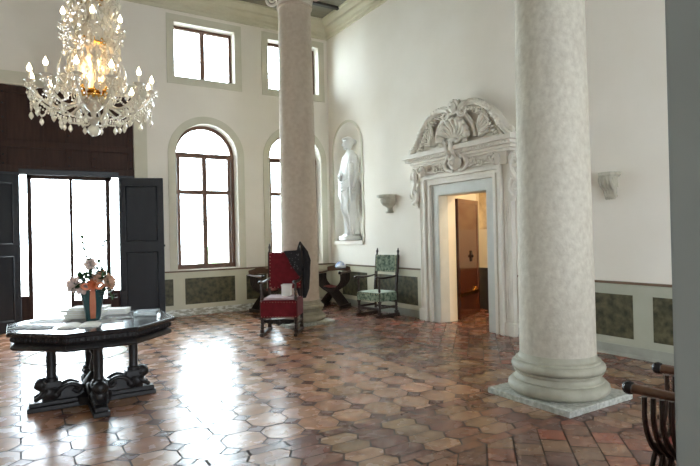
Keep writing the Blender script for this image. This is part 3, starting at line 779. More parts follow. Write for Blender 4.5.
# skin-modifier body: neck, head, arms with fingers
def skin(name, joints, edges, rad, root, mat_, parent, sub=2):
    me = bpy.data.meshes.new(name); me.from_pydata([Vector(p) for p in joints], edges, []); me.materials.append(mat_)
    o = bpy.data.objects.new(name, me); COL.objects.link(o); o.parent = parent
    m = o.modifiers.new('skin','SKIN'); m.use_smooth_shade = True
    for i, r in enumerate(rad):
        me.skin_vertices[0].data[i].radius = (r,r) if not isinstance(r,tuple) else r
    me.skin_vertices[0].data[root].use_root = True
    s = o.modifiers.new('sub','SUBSURF'); s.levels = sub; s.render_levels = sub
    return o
J = [(0.0,0,1.45),(0,0,1.66),(-.005,.005,1.80),(-.02,.02,1.88),                 # chest, upper chest, neck, skull base
     (0,.165,1.68),(-.04,.235,1.42),(-.17,.13,1.30),(-.215,.02,1.33),            # right arm bent over the belly
     (0,-.175,1.68),(.0,-.245,1.40),(-.06,-.255,1.14),(-.09,-.245,1.05)]         # left arm hanging
E_ = [(0,1),(1,2),(2,3),(1,4),(4,5),(5,6),(6,7),(1,8),(8,9),(9,10),(10,11)]
Rd = [.12,.11,.052,.05,.07,.054,.04,.03,.07,.054,.038,.03]
body = skin('body', J, E_, Rd, 0, M['statue'], st)
for s, hb, dirv in ((0,Vector((-.215,.02,1.33)),Vector((-.05,-1,.05)).normalized()),(1,Vector((-.09,-.245,1.05)),Vector((-.15,.05,-1)).normalized())):
    bm = NB(); side = Vector((0,0,1)) if s == 0 else Vector((-1,0,0))
    for k in range(4):
        b0 = hb+side*(.021-.014*k)+dirv*.02; L = (.062,.072,.068,.052)[k]; nrm = dirv.cross(side)*(.018 if s == 0 else -.018)
        tube(bm,[b0-dirv*.03,b0+dirv*.03,b0+dirv*(.03+L*.5)+nrm*.4,b0+dirv*(.03+L)+nrm*1.4],[.012,.010,.009,.006],6)
    tube(bm,[hb+side*.02,hb+side*.045+dirv*.03,hb+side*.05+dirv*.065],[.013,.011,.007],6)
    ball(bm,hb+dirv*.02,.034,10,7,(.8,.9,1)); obj('hand', bm, M['statue'], st, smooth=True)
hd = empty('head',(-.02,.03,1.97)); hd.parent = st; hd.rotation_euler = (R(-10),R(-8),R(-22))
bm = NB(); ball(bm,(0,0,0),.105,20,14,(.92,.78,1.18))
for v in bm.verts:
    if v.co.x < 0: v.co.y *= 1-.15*max(0,-v.co.z)/.12
tube(bm,[(-.090,0,.035),(-.112,0,-.005),(-.118,0,-.022),(-.098,0,-.034)],[.008,.012,.015,.009],8)
for s in (-1,1):
    ball(bm,(-.083,s*.034,.018),.014,8,6,(.7,1.2,.7)); ball(bm,(-.088,s*.034,.034),.016,8,6,(.5,1.3,.35)); ball(bm,(0,s*.082,0),.022,8,6,(.9,.4,1.4))
ball(bm,(-.096,0,-.058),.02,8,6,(.6,1.2,.45)); ball(bm,(-.082,0,-.098),.026,8,6)
obj('face', bm, M['statue'], hd, smooth=True)
bm = NB()
ball(bm,(.018,0,.03),.112,18,12,(.95,.88,1.1)); ball(bm,(.12,0,.03),.055,12,8)
for k in range(9):
    a = -1.2+2.4*k/8
    tube(bm,smoothpath([(-.06*math.cos(a)-.03,.085*math.sin(a),.10-.02*abs(a)),(-.02,.10*math.sin(a),.13-.03*abs(a)),(.06,.08*math.sin(a),.09),(.11,.03*math.sin(a),.04)],4),.018,6)
for v in list(bm.verts):
    if v.co.x < -.055 and v.co.z < .06: v.co.x = -.055
obj('hair', bm, M['statue'], hd, smooth=True)

# ------------------------------------------------------------------ octagonal table
tb = empty('octagonal_table',(-5.69,-5.29,0),0,'black octagonal carved table under the chandelier','table')
def octp(r, z, bm): return [bm.verts.new((r*math.cos(R(22.5+45*k)), r*math.sin(R(22.5+45*k)), z)) for k in range(8)]
def octloft(bm, prof):
    rings = [octp(r,z,bm) for r, z in prof]
    for a, b in zip(rings,rings[1:]):
        for k in range(8): bm.faces.new((a[k],a[(k+1)%8],b[(k+1)%8],b[k]))
    bm.faces.new(rings[0][::-1]); bm.faces.new(rings[-1])
TR = .765; TZ = .785
bm = NB(); octloft(bm,[(TR-.03,TZ-.045),(TR-.005,TZ-.035),(TR,TZ-.015),(TR-.008,TZ)]); obj('tabletop', bm, M['tablewood'], tb, bevel=.004)
bm = NB(); octloft(bm,[(TR-.10,TZ-.165),(TR-.05,TZ-.16),(TR-.03,TZ-.14),(TR-.045,TZ-.115),(TR-.07,TZ-.10),(TR-.045,TZ-.085),(TR-.04,TZ-.045)]); ap = obj('apron', bm, M['carve'], tb, bevel=.003)
bm = NB()
for k in range(8):
    a0, a1 = R(22.5+45*k), R(67.5+45*k); r = TR-.045
    p, q = Vector((r*math.cos(a0),r*math.sin(a0),TZ-.068)), Vector((r*math.cos(a1),r*math.sin(a1),TZ-.068))
    for i in range(13): ball(bm, p.lerp(q,(i+.5)/13),.016,7,5,(1,1,1.2))
obj('gadrooning', bm, M['carve'], ap, smooth=True)
bm = NB()
for k in range(2):
    Mx = Matrix.Rotation(k*PI/2,4,'Z')
    box(bm,(-.42,-.055,TZ-.185),(.42,.055,TZ-.15),Mx)
obj('under_frame', bm, M['carve'], tb, bevel=.006)
for k in range(4):
    Mx = Matrix.Rotation(k*PI/2,4,'Z')
    bm = NB(); lathe(bm,[(.058,.26),(.058,.29),(.045,.30),(.040,.33),(.043,.45),(.038,.56),(.042,.575),(.034,.585),(.055,.60),(.062,.612)],20,c=Mx@Vector((.36,0,0)),fold=lambda a,z: 1+.03*math.cos(12*a) if .32<z<.57 else 1)
    lg = obj('leg', bm, M['carve'], tb, smooth=True, auto=40)
    bm = NB(); box(bm,(.05,-.07,.0),(.56,.07,.045),Mx); box(bm,(.04,-.055,.045),(.545,.055,.085),Mx); box(bm,(.03,-.045,.085),(.44,.045,.20),Mx); box(bm,(.28,-.06,.2),(.44,.06,.262),Mx)
    ft = obj('foot', bm, M['carve'], tb, bevel=.008)
    # crouching lion on the foot
    bm = NB()
    f = lambda x,y,z: Mx@Vector((x-.075,y*1.15,z+.02))
    ball(bm,f(.465,0,.135),.075,12,8,(1,1,1.1)); ball(bm,f(.42,0,.12),.07,12,8); ball(bm,f(.515,0,.215),.062,12,8); ball(bm,f(.555,0,.20),.026,8,6)
    for i in range(10):
        a = 2*PI*i/10; ball(bm,f(.495,.045*math.cos(a),.21+.05*math.sin(a)),.022,7,5)
    for s in (-1,1):
        tube(bm,[f(.47,s*.04,.16),f(.52,s*.045,.12),f(.555,s*.045,.095)],[.03,.022,.02],8); ball(bm,f(.56,s*.045,.095),.022,8,5)
        tube(bm,smoothpath([f(.40,s*.05,.11),f(.36,s*.06,.17),f(.28,s*.06,.20),f(.20,s*.055,.16),f(.22,s*.05,.12),f(.26,s*.05,.15)],4),.022,7)
        ball(bm,f(.40,s*.04,.12),.04,8,6)
    obj('lion', bm, M['carve'], ft, smooth=True)
bm = NB(); lathe(bm,[(.16,.02),(.16,.09),(.10,.12),(.12,.18),(.08,.24),(.03,.30),(.045,.34),(.03,.40),(.012,.46)],20); obj('centre_finial', bm, M['carve'], tb, smooth=True, auto=40)
bm = NB(); lathe(bm,[(.012,.455),(.03,.48),(.038,.52),(.02,.56),(.05,.61)],14); obj('hanging_drop', bm, M['carve'], tb, smooth=True)

# ------------------------------------------------------------------ things on the table
TX, TY = -5.69, -5.29
def at(dx, dy, z=TZ): return (TX+dx, TY+dy, z+.0005)
def paper(name, loc, rz, w, h, lab, cat='paper', m='whitepaper', curl=.003, group=None):
    bm = NB(); nx = 8
    vs = [[bm.verts.new((-w/2+w*i/nx, -h/2+h*j, .0006+curl*abs(math.sin(2.2*i/nx+j)))) for i in range(nx+1)] for j in (0,1)]
    for i in range(nx): bm.faces.new((vs[0][i],vs[0][i+1],vs[1][i+1],vs[1][i]))
    r = bmesh.ops.solidify(bm, geom=bm.faces[:], thickness=.0012)
    o = obj(name, bm, M[m]); o.location = loc; o.rotation_euler = (0,0,rz); tag(o,lab,cat,group)
    return o
def book(loc, rz, w, h, t, lab, cover='whitepaper', group=None):
    b = empty('book',loc,rz,lab,'book',group)
    bm = NB(); box(bm,(-w/2,-h/2,.0),(w/2,h/2,.004)); box(bm,(-w/2,-h/2,t-.004),(w/2,h/2,t)); box(bm,(-w/2,-h/2,0),(-w/2+.004,h/2,t)); obj('cover', bm, M[cover], b)
    bm = NB(); box(bm,(-w/2+.004,-h/2+.006,.004),(w/2-.006,h/2-.006,t-.004)); obj('pages', bm, M['cream'], b)
    return b
def openbook(loc, rz, w, h, lab):
    b = empty('open_book',loc,rz,lab,'book')
    for s in (-1,1):
        bm = NB(); n = 10
        A = [[bm.verts.new((s*w*i/n, -h/2+h*j, .004+.022*math.sin(PI*min(1,(i/n)*1.02))**.7*(1-.3*i/n))) for i in range(n+1)] for j in (0,1)]
        B = [[bm.verts.new((s*w*i/n, -h/2+h*j, .003)) for i in range(n+1)] for j in (0,1)]
        for i in range(n):
            bm.faces.new((A[0][i],A[0][i+1],A[1][i+1],A[1][i])); bm.faces.new((B[0][i],B[0][i+1],B[1][i+1],B[1][i]))
            for j in (0,1): bm.faces.new((A[j][i],A[j][i+1],B[j][i+1],B[j][i]))
        bm.faces.new((A[0][n],A[1][n],B[1][n],B[0][n])); obj('page_block', bm, M['cream'], b, smooth=True, auto=40)
    bm = NB(); box(bm,(-w-.005,-h/2-.005,0),(w+.005,h/2+.005,.003)); obj('cover', bm, M['print'], b)
openbook(at(-.14,-.30), R(-32+18), .17, .24, 'open cream guest book lying in front of the vase')
paper('brochure', at(-.50,-.10), R(-42), .36, .21, 'long white brochure by the edge nearest the left door leaf', 'brochure', 'print', .006)
paper('paper_sheet', at(-.44,-.26), R(-25), .20, .12, 'small dark printed slip beside the long brochure', 'paper', 'print', .001)
paper('leaflet', at(.14,-.22), R(-10), .20, .14, 'white leaflet just right of the open book', 'leaflet')
paper('leaflet', at(.24,-.05), R(10), .21, .15, 'folded white leaflet in the middle between vase and clear holder', 'leaflet', curl=.01)
paper('leaflet', at(.10,-.10,TZ+.003), R(35), .16, .11, 'white leaflet lying against the foot of the vase', 'leaflet')
for k in range(5):
    book(at(-.03+.01*k*(-1)**k,.30,TZ+.021*k), R(-28+3*(-1)**k), .34, .22, .02, ['bottom','second lowest','middle','second highest','topmost'][k]+' white booklet of the stack behind the vase','whitepaper','white booklets stacked behind the vase')
for k in range(3):
    book(at(.26,.40,TZ+.018*k), R(-20-4*k), .26, .18, .017, ['bottom','middle','top'][k]+' white booklet of the small stack beside the vase','whitepaper','white booklets in the small stack')
paper('white_sheet', at(-.35,.22), R(-35), .36, .28, 'large white sheet on the far side of the table', 'paper')
# clear acrylic leaflet holder
ah = empty('leaflet_holder',at(.50,.0),R(-25),'low clear acrylic leaflet holder near the table edge','leaflet holder')
bm = NB(); box(bm,(-.11,-.07,0),(.11,.07,.004)); box(bm,(-.11,-.072,0),(.11,-.068,.03)); box(bm,(-.11,.068,0),(.11,.072,.055)); box(bm,(-.112,-.07,0),(-.108,.07,.05)); box(bm,(.108,-.07,0),(.112,.07,.05)); obj('tray', bm, M['acrylic'], ah)
bm = NB(); box(bm,(-.10,-.06,.005),(.10,.06,.02)); o = obj('leaflet_stack', bm, M['print']); o.location = at(.50,.0); o.rotation_euler[2] = R(-25); tag(o,'leaflets lying in the clear acrylic holder','leaflets')

# vase and flowers
VX, VY = TX+.0, TY-.02
va = empty('flower_vase',(VX,VY,TZ),0,'tall tapering dark teal glazed vase with orange ribbon','vase')
bm = NB(); lathe(bm,[(.058,0),(.062,.004),(.068,.05),(.085,.15),(.102,.24),(.110,.29),(.112,.30),(.106,.30),(.098,.24),(.08,.15),(.06,.05),(.05,.012),(0.0002,.012)],36); obj('vase_body', bm, M['vase'], va, smooth=True, auto=60)
vd = Vector((-6.29-VX,-11.02-VY,0)).normalized(); vs_ = Vector((-vd.y,vd.x,0))    # side of the vase the ribbon hangs on
def fr(out, side, z): return Vector((vd.x*out+vs_.x*side, vd.y*out+vs_.y*side, z))
bm = NB()
prf = [(.075,.03),(.088,.12),(.10,.20),(.115,.29),(.125,.335)]
L = [[bm.verts.new(fr(o_+.004, s*(.022+.006*math.sin(i)), z)) for s in (-1,-.3,.3,1)] for i,(o_,z) in enumerate(prf)]
for a, b in zip(L,L[1:]):
    for k in range(3): bm.faces.new((a[k],a[k+1],b[k+1],b[k]))
bmesh.ops.solidify(bm, geom=bm.faces[:], thickness=.002)
for s in (-1,1):
    tube(bm,smoothpath([fr(.13,0,.335),fr(.15,s*.05,.37),fr(.15,s*.095,.355),fr(.14,s*.06,.32),fr(.13,0,.335)],5),[.012,.018,.02,.022,.022,.022,.024,.024,.024,.022,.022,.02,.02,.02,.018,.016,.014,.014,.014,.012,.012],6,flat=.4)
ball(bm,fr(.14,0,.335),.024,10,7); obj('ribbon', bm, M['ribbon'], va, smooth=True)
def flower(kind, p, face, r, m, lab, stem0=(0,0,.2), npet=6, layers=3):
    root = empty(kind,(VX,VY,TZ),0,lab,'flower','flowers in the teal vase')
    p = Vector(p); face = Vector(face).normalized(); q = face.to_track_quat('Z','Y').to_matrix().to_4x4(); Mx = Matrix.Translation(p)@q
    bm = NB()
    for l in range(layers):
        rr = r*(1-.27*l); tiltl = .25+.38*l
        for k in range(npet):
            a = 2*PI*(k+.5*l)/npet; n = 5; rows = []
            for i in range(n):
                t = i/(n-1); w = rr*.42*math.sin(PI*(.12+.78*t)); out = rr*t*math.cos(tiltl*(1-.2*t)); hh = rr*t*math.sin(tiltl)+.25*rr*t*t*(1 if l else -.3)
                row = []
                for s in (-1,0,1):
                    x = out*math.cos(a)-s*w*math.sin(a); y = out*math.sin(a)+s*w*math.cos(a); row.append(bm.verts.new(Mx@Vector((x,y,hh+(.10*rr if s else 0)))))
                rows.append(row)
            for x, y in zip(rows,rows[1:]):
                for s in (0,1): bm.faces.new((x[s],x[s+1],y[s+1],y[s]))
    bmesh.ops.solidify(bm, geom=bm.faces[:], thickness=.0012)
    obj('petals', bm, m, root, smooth=True)
    bm = NB(); tube(bm,smoothpath([stem0,(Vector(stem0)+p)/2+Vector((0,0,.03)),p],4),.0035,6); obj('stem', bm, M['stem'], root, smooth=True)
    return root
flower('lily', fr(.08,-.15,.36), fr(.7,-.6,.3), .085, M['pinkp'], 'pale pink lily leaning out lowest on the side nearest the door opening', npet=6, layers=2)
flower('lily', fr(.10,-.09,.33), fr(.8,-.3,.0), .07, M['pinkp'], 'smaller pale pink lily tucked under the large leaning one', npet=6, layers=2)
flower('rose', fr(.04,-.015,.545), fr(.9,0,.25), .065, M['pinkp'], 'pale pink rose standing highest in the bouquet')
flower('gerbera', fr(.12,.035,.40), fr(.9,.2,.3), .065, M['peach'], 'peach flower just above the orange ribbon', npet=9, layers=3)
flower('gerbera', fr(.10,.13,.37), fr(.6,.7,.25), .085, M['peach'], 'wide peach flower leaning out beside the dark door leaf', npet=9, layers=2)
flower('carnation', fr(.15,.0,.36), fr(1,0,.2), .05, M['orangep'], 'small orange bloom at the knot of the ribbon', npet=8, layers=3)
flower('rose', fr(.05,.08,.45), fr(.5,.4,.6), .05, M['peach'], 'small peach rosebud between the highest rose and the wide flower', npet=6, layers=3)
# leaf sprays
def spray(kind, pts, nl, lr, lab, m='leaf', seed=1):
    root = empty(kind,(VX,VY,TZ),0,lab,'foliage','greenery in the teal vase'); rs = random.Random(seed)
    P = smoothpath(pts,6); bm = NB(); tube(bm,P,.006,5); obj('stem', bm, M['stem'], root)
    bm = NB()
    for i in range(nl):
        t = .25+.75*i/max(1,nl-1); p = P[int(t*(len(P)-1))]
        d = Vector((rs.uniform(-1,1),rs.uniform(-1,1),rs.uniform(-.2,.7))).normalized(); w = d.cross(Vector((0,0,1))).normalized()*lr*.42
        a = bm.verts.new(p); b = bm.verts.new(p+d*lr*.5+w); c = bm.verts.new(p+d*lr); e = bm.verts.new(p+d*lr*.5-w); bm.faces.new((a,b,c,e))
    bmesh.ops.solidify(bm, geom=bm.faces[:], thickness=.001)
    obj('leaves', bm, M[m], root)
spray('sprig', [(0,0,.2),fr(.02,-.03,.5),fr(.0,-.085,.82)], 22, .05, 'tall thin budding sprig rising highest on the side nearest the door opening', seed=2)
spray('sprig', [(0,0,.2),fr(.02,.05,.5),fr(.0,.115,.78)], 20, .05, 'tall thin sprig leaning toward the dark door leaf', seed=3)
spray('sprig', [(0,0,.2),fr(.02,-.02,.5),fr(.03,-.01,.68)], 18, .06, 'short leafy sprig right behind the highest rose', seed=4)
spray('leaf_branch', [(0,0,.25),fr(.08,-.01,.42),fr(.07,.0,.50)], 14, .09, 'dark green leaf cluster under the highest rose', seed=5)
spray('leaf_branch', [(0,0,.25),fr(.10,-.10,.36),fr(.12,-.16,.27)], 16, .07, 'dark leaves drooping below the pale pink lily', seed=6)
spray('leaf_branch', [(0,0,.25),fr(.10,.12,.33),fr(.10,.17,.20)], 16, .07, 'dark leaves drooping below the wide peach flower', seed=7)
spray('leaf_branch', [(0,0,.25),fr(.13,-.02,.40),fr(.15,-.04,.44)], 18, .07, 'dark leaves between the lilies and the ribbon', seed=12)
spray('leaf_branch', [(0,0,.25),fr(.13,.07,.38),fr(.14,.09,.50)], 20, .07, 'dark leaves rising between the peach flowers', seed=13)
spray('leaf_branch', [(0,0,.25),fr(.12,.10,.30),fr(.14,.12,.24)], 16, .07, 'dark leaves hanging over the vase rim beside the door leaf', seed=14)
spray('leaf_branch', [(0,0,.25),fr(-.06,-.08,.38),fr(-.08,-.12,.42)], 14, .08, 'green leaves at the back of the bouquet by the lily', seed=8)
spray('leaf_branch', [(0,0,.25),fr(.0,.08,.40),fr(-.02,.12,.46)], 14, .08, 'green leaves at the back of the bouquet by the peach flower', seed=9)

# ------------------------------------------------------------------ chairs
def turned(bm, p, z0, z1, r=.024):
    pr = []
    n = 14
    for i in range(n+1):
        t = i/n; pr.append((r*(.75+.35*abs(math.sin(t*PI*4))), z0+(z1-z0)*t))
    lathe(bm,[(r,z0)]+pr+[(r,z1)],12,c=(p[0],p[1],0))
def armchair(name, loc, rz, W, D, seat, back, H, lab, upm, seatm, woodm, skirt, carved, armz=.80, postm=None):
    c = empty(name,loc,rz,lab,'chair')
    hw, hd = W/2, D/2
    def legbox(x, y, z0, z1, r=.026):
        bm = NB(); cbox(bm,(x,y,.075),(r*2.2,r*2.2,.05)); cbox(bm,(x,y,seat-skirt/2-.02),(r*2,r*2,skirt+.02)); turned(bm,(x,y),.10,seat-skirt-.02,r); return bm
    for s in (-1,1):
        # front leg with arm post
        bm = legbox(s*hw,-hd,0,0); turned(bm,(s*hw,-hd),seat,armz-.02,.022); obj('leg', bm, woodm, c, smooth=True, auto=40)
        # rear leg and back post with finial
        bm = legbox(s*hw,hd,0,0)
        M_ = Matrix.Translation((0,hd,seat))@Matrix.Rotation(R(-6),4,'X')@Matrix.Translation((0,-hd,-seat))
        box(bm,(s*hw-.022,hd-.022,seat-.02),(s*hw+.022,hd+.022,H-.14),M_)
        k = len(bm.verts)
        bm.verts.ensure_lookup_table()
        lathe(bm,[(.012,H-.14),(.022,H-.125),(.014,H-.105),(.026,H-.075),(.020,H-.045),(.010,H-.03),(.014,H-.015),(.001,H)],10,c=(0,0,0),M=M_@Matrix.Translation((s*hw,hd,0)))
        obj('leg', bm, woodm, c, smooth=True, auto=40)
        bm = NB(); box(bm,(s*hw-.03,-hd-.09,0),(s*hw+.03,hd+.07,.05)); obj('foot_rail', bm, woodm, c, bevel=.012)
        bm = NB(); tube(bm,smoothpath([(s*hw,hd+.02,armz+.015),(s*hw,hd-.15,armz-.005),(s*hw,-hd+.08,armz-.01),(s*hw,-hd-.06,armz+.005),(s*hw,-hd-.10,armz-.02)],5),[.026,.027,.028,.029,.03,.031,.032,.033,.034,.034,.035,.035,.036,.036,.036,.036,.036,.034,.030,.026,.018],8,flat=.6)
        a_ = obj('armrest', bm, woodm, c, smooth=True); 
        bm = NB(); box(bm,(s*hw-.012,-hd+.02,.16),(s*hw+.012,hd-.02,.20)); obj('stretcher', bm, woodm, c, bevel=.004)
    bm = NB(); box(bm,(-hw-.01,-hd-.02,seat-.05),(hw+.01,hd-.0,seat)); 
    o = obj('seat', bm, seatm, c, bevel=.022)
    # hanging upholstery skirt with brass nails
    bm = NB()
    for (x0,y0,x1,y1) in ((-hw-.015,-hd-.03,hw+.015,-hd-.018),(-hw-.03,-hd-.02,-hw-.018+.0,hd-.02),(hw+.018,-hd-.02,hw+.03,hd-.02)): box(bm,(x0,y0,seat-skirt),(x1,y1,seat-.012))
    sk = obj('seat_skirt', bm, upm, c, bevel=.003)
    bm = NB()
    for i in range(13): 
        x = -hw+W*i/12
        for z in (seat-.03,seat-skirt+.015): ball(bm,(x,-hd-.032,z),.006,6,4)
    obj('nails', bm, M['brass'], sk)
    bm = NB(); M_ = Matrix.Translation((0,hd,seat))@Matrix.Rotation(R(-6),4,'X')@Matrix.Translation((0,-hd,-seat))
    box(bm,(-hw+.0,hd-.035,back[0]),(hw-.0,hd+.025,back[1]),M_)
    bk = obj('backrest', bm, upm, c, bevel=.012)
    bm = NB()
    for i in range(11):
        z = back[0]+.02+(back[1]-back[0]-.04)*i/10
        for s in (-1,1): ball(bm,M_@Vector((s*(hw-.02),hd-.037,z)),.007,6,4)
    for i in range(9):
        for z in (back[0]+.02,back[1]-.02): ball(bm,M_@Vector((-hw+.04+(W-.08)*i/8,hd-.037,z)),.006,6,4)
    obj('nails', bm, M['brass'], bk)
    if carved:
        bm = NB(); z = seat-skirt-.075
        extr(bm,[(-hw+.03,z+.035),(-hw+.03,z-.0),(-hw*.55,z-.03),(-hw*.3,z-.01),(0,z-.055),(hw*.3,z-.01),(hw*.55,z-.03),(hw-.03,z),(hw-.03,z+.035),(0,z+.05)],-.012,.012,lambda u,v,d: Vector((u,-hd+d,v)))
        for s in (-1,1): tube(bm,[(s*(.10+.05*math.cos(t)),-hd-.012,z+.0+.025*math.sin(t)) for t in [i/12*2*PI for i in range(13)]],.008,6)
        ball(bm,(0,-hd-.012,z+.0),.03,10,6,(1,.4,1)); obj('carved_stretcher', bm, M['carve'], c, smooth=True, auto=40)
    else:
        bm = NB(); box(bm,(-hw,-hd-.01,.13),(hw,-hd+.01,.18)); obj('stretcher', bm, woodm, c, bevel=.004); bm = NB(); box(bm,(-hw,hd-.01,.13),(hw,hd+.01,.17)); obj('stretcher', bm, woodm, c, bevel=.004)
    return c, M_
RC = (-2.66,-3.02,0)
red, Mr = armchair('armchair', RC, R(-35.5), .54, .56, .56, (.69,1.30), 1.45, 'tall red velvet armchair in front of the farther column', M['redvelvet'], M['redvelvet'], M['darkwalnut'], .27, True, armz=.85)
bm = NB(); box(bm,(-.24,-.28,.561),(.24,.20,.60)); o = obj('cushion', bm, M['pinkcushion'], None, bevel=.018); o.location = RC; o.rotation_euler[2] = R(-35.5); tag(o,'faded pink flat cushion on the seat of the red armchair','cushion')
bx = empty('white_box',RC,R(-35.5),'small white box standing on the seat of the red armchair','box')
bm = NB(); box(bm,(.0,-.05,.6005),(.15,.10,.765)); obj('carton', bm, M['whitepaper'], bx, bevel=.006)
bm = NB(); box(bm,(-.005,-.055,.755),(.155,.105,.785)); obj('lid', bm, M['whitepaper'], bx, bevel=.004)
# coat hung over the back corner
bm = NB(); rings = []
K = [(1.47,.010,.010,.25),(1.44,.022,.02,.25),(1.38,.05,.035,.255),(1.30,.085,.05,.265),(1.15,.115,.06,.285),(.95,.12,.065,.295),(.80,.11,.07,.29),(.68,.095,.065,.29),(.58,.07,.05,.28),(.52,.05,.035,.275)]
N = 40
for (z,rx,ry,cx) in K:
    ring = []
    for k in range(N):
        a = 2*PI*k/N; f = 1+.16*math.sin(7*a+z*5)+.08*math.sin(13*a)
        ring.append(bm.verts.new((cx+rx*f*math.cos(a)-.01*math.sin(z*9), .345+ry*f*math.sin(a)+(z-.56)*.105, z)))
    rings.append(ring)
for a, b in zip(rings,rings[1:]):
    for k in range(N): bm.faces.new((a[k],a[(k+1)%N],b[(k+1)%N],b[k]))
bm.faces.new(rings[0]); bm.faces.new(rings[-1])
# front flap lying over the backrest corner
P1 = [(-.02,1.315),(.27,1.33),(.30,1.0),(.27,.86),(.20,.95),(.12,1.06),(.05,1.2)]
extr(bm,P1,-.02,.0,lambda u,v,d: Vector((u,.235+d+(v-.56)*.105,v)))
ct = obj('coat', bm, M['coat'], None, smooth=True, auto=60); ct.location = RC; ct.rotation_euler[2] = R(-35.5); tag(ct,'dark coat draped over one back corner of the red armchair','coat')
bm = NB(); rs = random.Random(4)
for i in range(26):
    u = rs.uniform(.08,.25); v = rs.uniform(1.0,1.3)
    ball(bm,(u,.214+(v-.56)*.105,v),.006,6,4)
o = obj('woven_dots', bm, M['coatspot'], ct)
grn, Mg = armchair('armchair', (-.40,-2.47,0), R(-79), .56, .46, .47, (.83,1.16), 1.30, 'green tapestry armchair standing under the shell bracket', M['green'], M['greenlight'], M['darkwalnut'], .17, False, armz=.75)

def scissor(loc, rz, lab, seatm, H=.76, W=.56, D=.46, nsl=7):
    c = empty('scissors_chair',loc,rz,lab,'chair','folding scissors chairs')
    hw = W/2
    for i in range(nsl):
        for s in (-1,1):
            y = -D/2-.03+(D-.02)*i/(nsl-1)+(.013*s)
            bm = NB()
            pts = smoothpath([(-s*hw*.92,y,.05),(-s*hw*.60,y,.17),(-s*.02,y,.33),(s*hw*.62,y,.45),(s*hw*.98,y,.58),(s*hw,y,H-.03)],4)
            tube(bm,pts,[.021]*len(pts),6,flat=.62,upv=(0,1,0)); obj('slat', bm, M['darkwalnut'], c, smooth=True, auto=50)
    for s in (-1,1):
        bm = NB(); box(bm,(s*hw*.92-.028,-D/2-.07,0),(s*hw*.92+.028,D/2+.05,.06)); obj('foot_rail', bm, M['darkwalnut'], c, bevel=.014)
        bm = NB(); pts = smoothpath([(s*hw,D/2+.06,H+.01),(s*hw,0,H-.005),(s*hw,-D/2,H),(s*hw,-D/2-.07,H+.005)],4); tube(bm,pts,[.024+.0009*k for k in range(len(pts))],10,flat=.75)
        ar = obj('armrest', bm, M['walnut'], c, smooth=True)
        bm = NB(); lathe(bm,[(.012,-.026),(.03,-.02),(.036,0),(.03,.02),(.012,.026)],14,M=Matrix.Translation((s*hw,-D/2-.085,H+.004))@Matrix.Rotation(PI/2,4,'Y')); obj('scroll_knob', bm, M['tablewood'], ar, smooth=True)
    bm = NB(); n = 10
    A = [[bm.verts.new((-hw*.60+hw*1.2*i/n, -D/2+.02+(D-.04)*j, .465-.03*math.sin(PI*i/n))) for i in range(n+1)] for j in (0,1)]
    for i in range(n): bm.faces.new((A[0][i],A[0][i+1],A[1][i+1],A[1][i]))
    bmesh.ops.solidify(bm, geom=bm.faces[:], thickness=.03)
    obj('seat', bm, seatm, c, smooth=True, auto=50)
    bm = NB(); extr(bm,[(-hw,H+.0),(-hw,H+.10),(-hw*.5,H+.13),(0,H+.17),(hw*.5,H+.13),(hw,H+.10),(hw,H),(0,H+.02)],-.012,.012,lambda u,v,d: Vector((u,D/2+.03+d,v))); obj('backrest', bm, M['walnut'], c, bevel=.006)
    return c
scissor((-1.86,-.50,0), R(8), 'scissors chair half hidden behind the red armchair, against the wainscot', M['redleather'])
c2 = scissor((-.40,-.80,0), R(-55), 'scissors chair with red seat in the corner under the statue niche', M['redleather'])
c3 = scissor((-3.33,-9.66,0), R(194), 'scissors chair cut off by the grey pier, arm knobs catching the light', M['redleather'], H=.74, W=.52, D=.42, nsl=11)
# crumpled cloth on the corner chair
bm = NB(); N = 24
for (z,) in (): pass
rings = []
for (z,rx,ry) in ((.0,.15,.10),(.03,.16,.11),(.07,.13,.085),(.11,.08,.05),(.13,.02,.012)):
    rings.append([bm.verts.new((rx*(1+.18*math.sin(3*a+z*30)+.1*math.sin(7*a))*math.cos(a), ry*(1+.2*math.cos(4*a+z*20))*math.sin(a), z+.012*math.sin(5*a))) for a in [2*PI*k/N for k in range(N)]])
for a, b in zip(rings,rings[1:]):
    for k in range(N): bm.faces.new((a[k],a[(k+1)%N],b[(k+1)%N],b[k]))
bm.faces.new(rings[0]); bm.faces.new(rings[-1])
o = obj('folded_cloth', bm, M['bluecloth'], None, smooth=True); o.location = (-.17,-.72,.845); o.rotation_euler[2] = R(-97); tag(o,'crumpled blue and white cloth on an arm of the corner scissors chair','cloth')

# ------------------------------------------------------------------ chandelier
CHX, CHY = -5.645, -5.26
ch = empty('chandelier',(CHX,CHY,2.62),0,'large lit crystal chandelier with candle bulbs above the octagonal table','chandelier')
rc = random.Random(11); z0 = 2.55
def Z(z): return z-z0
bm = NB()
lathe(bm,[(.001,Z(2.60)),(.02,Z(2.61)),(.05,Z(2.66)),(.02,Z(2.70)),(.03,Z(2.74)),(.09,Z(2.80)),(.11,Z(2.84)),(.05,Z(2.88)),(.04,Z(2.92)),(.07,Z(3.0)),(.10,Z(3.08)),(.11,Z(3.18)),(.07,Z(3.26)),(.045,Z(3.30)),(.06,Z(3.38)),(.10,Z(3.46)),(.11,Z(3.55)),(.06,Z(3.62)),(.03,Z(3.68)),(.05,Z(3.78)),(.08,Z(3.86)),(.03,Z(3.95)),(.02,Z(4.10)),(.05,Z(4.16)),(.001,Z(4.2))],18)
obj('glass_stem', bm, M['crystal'], ch)
bm = NB(); tube(bm,[(0,0,Z(2.62)),(0,0,Z(4.2))],.014,8)
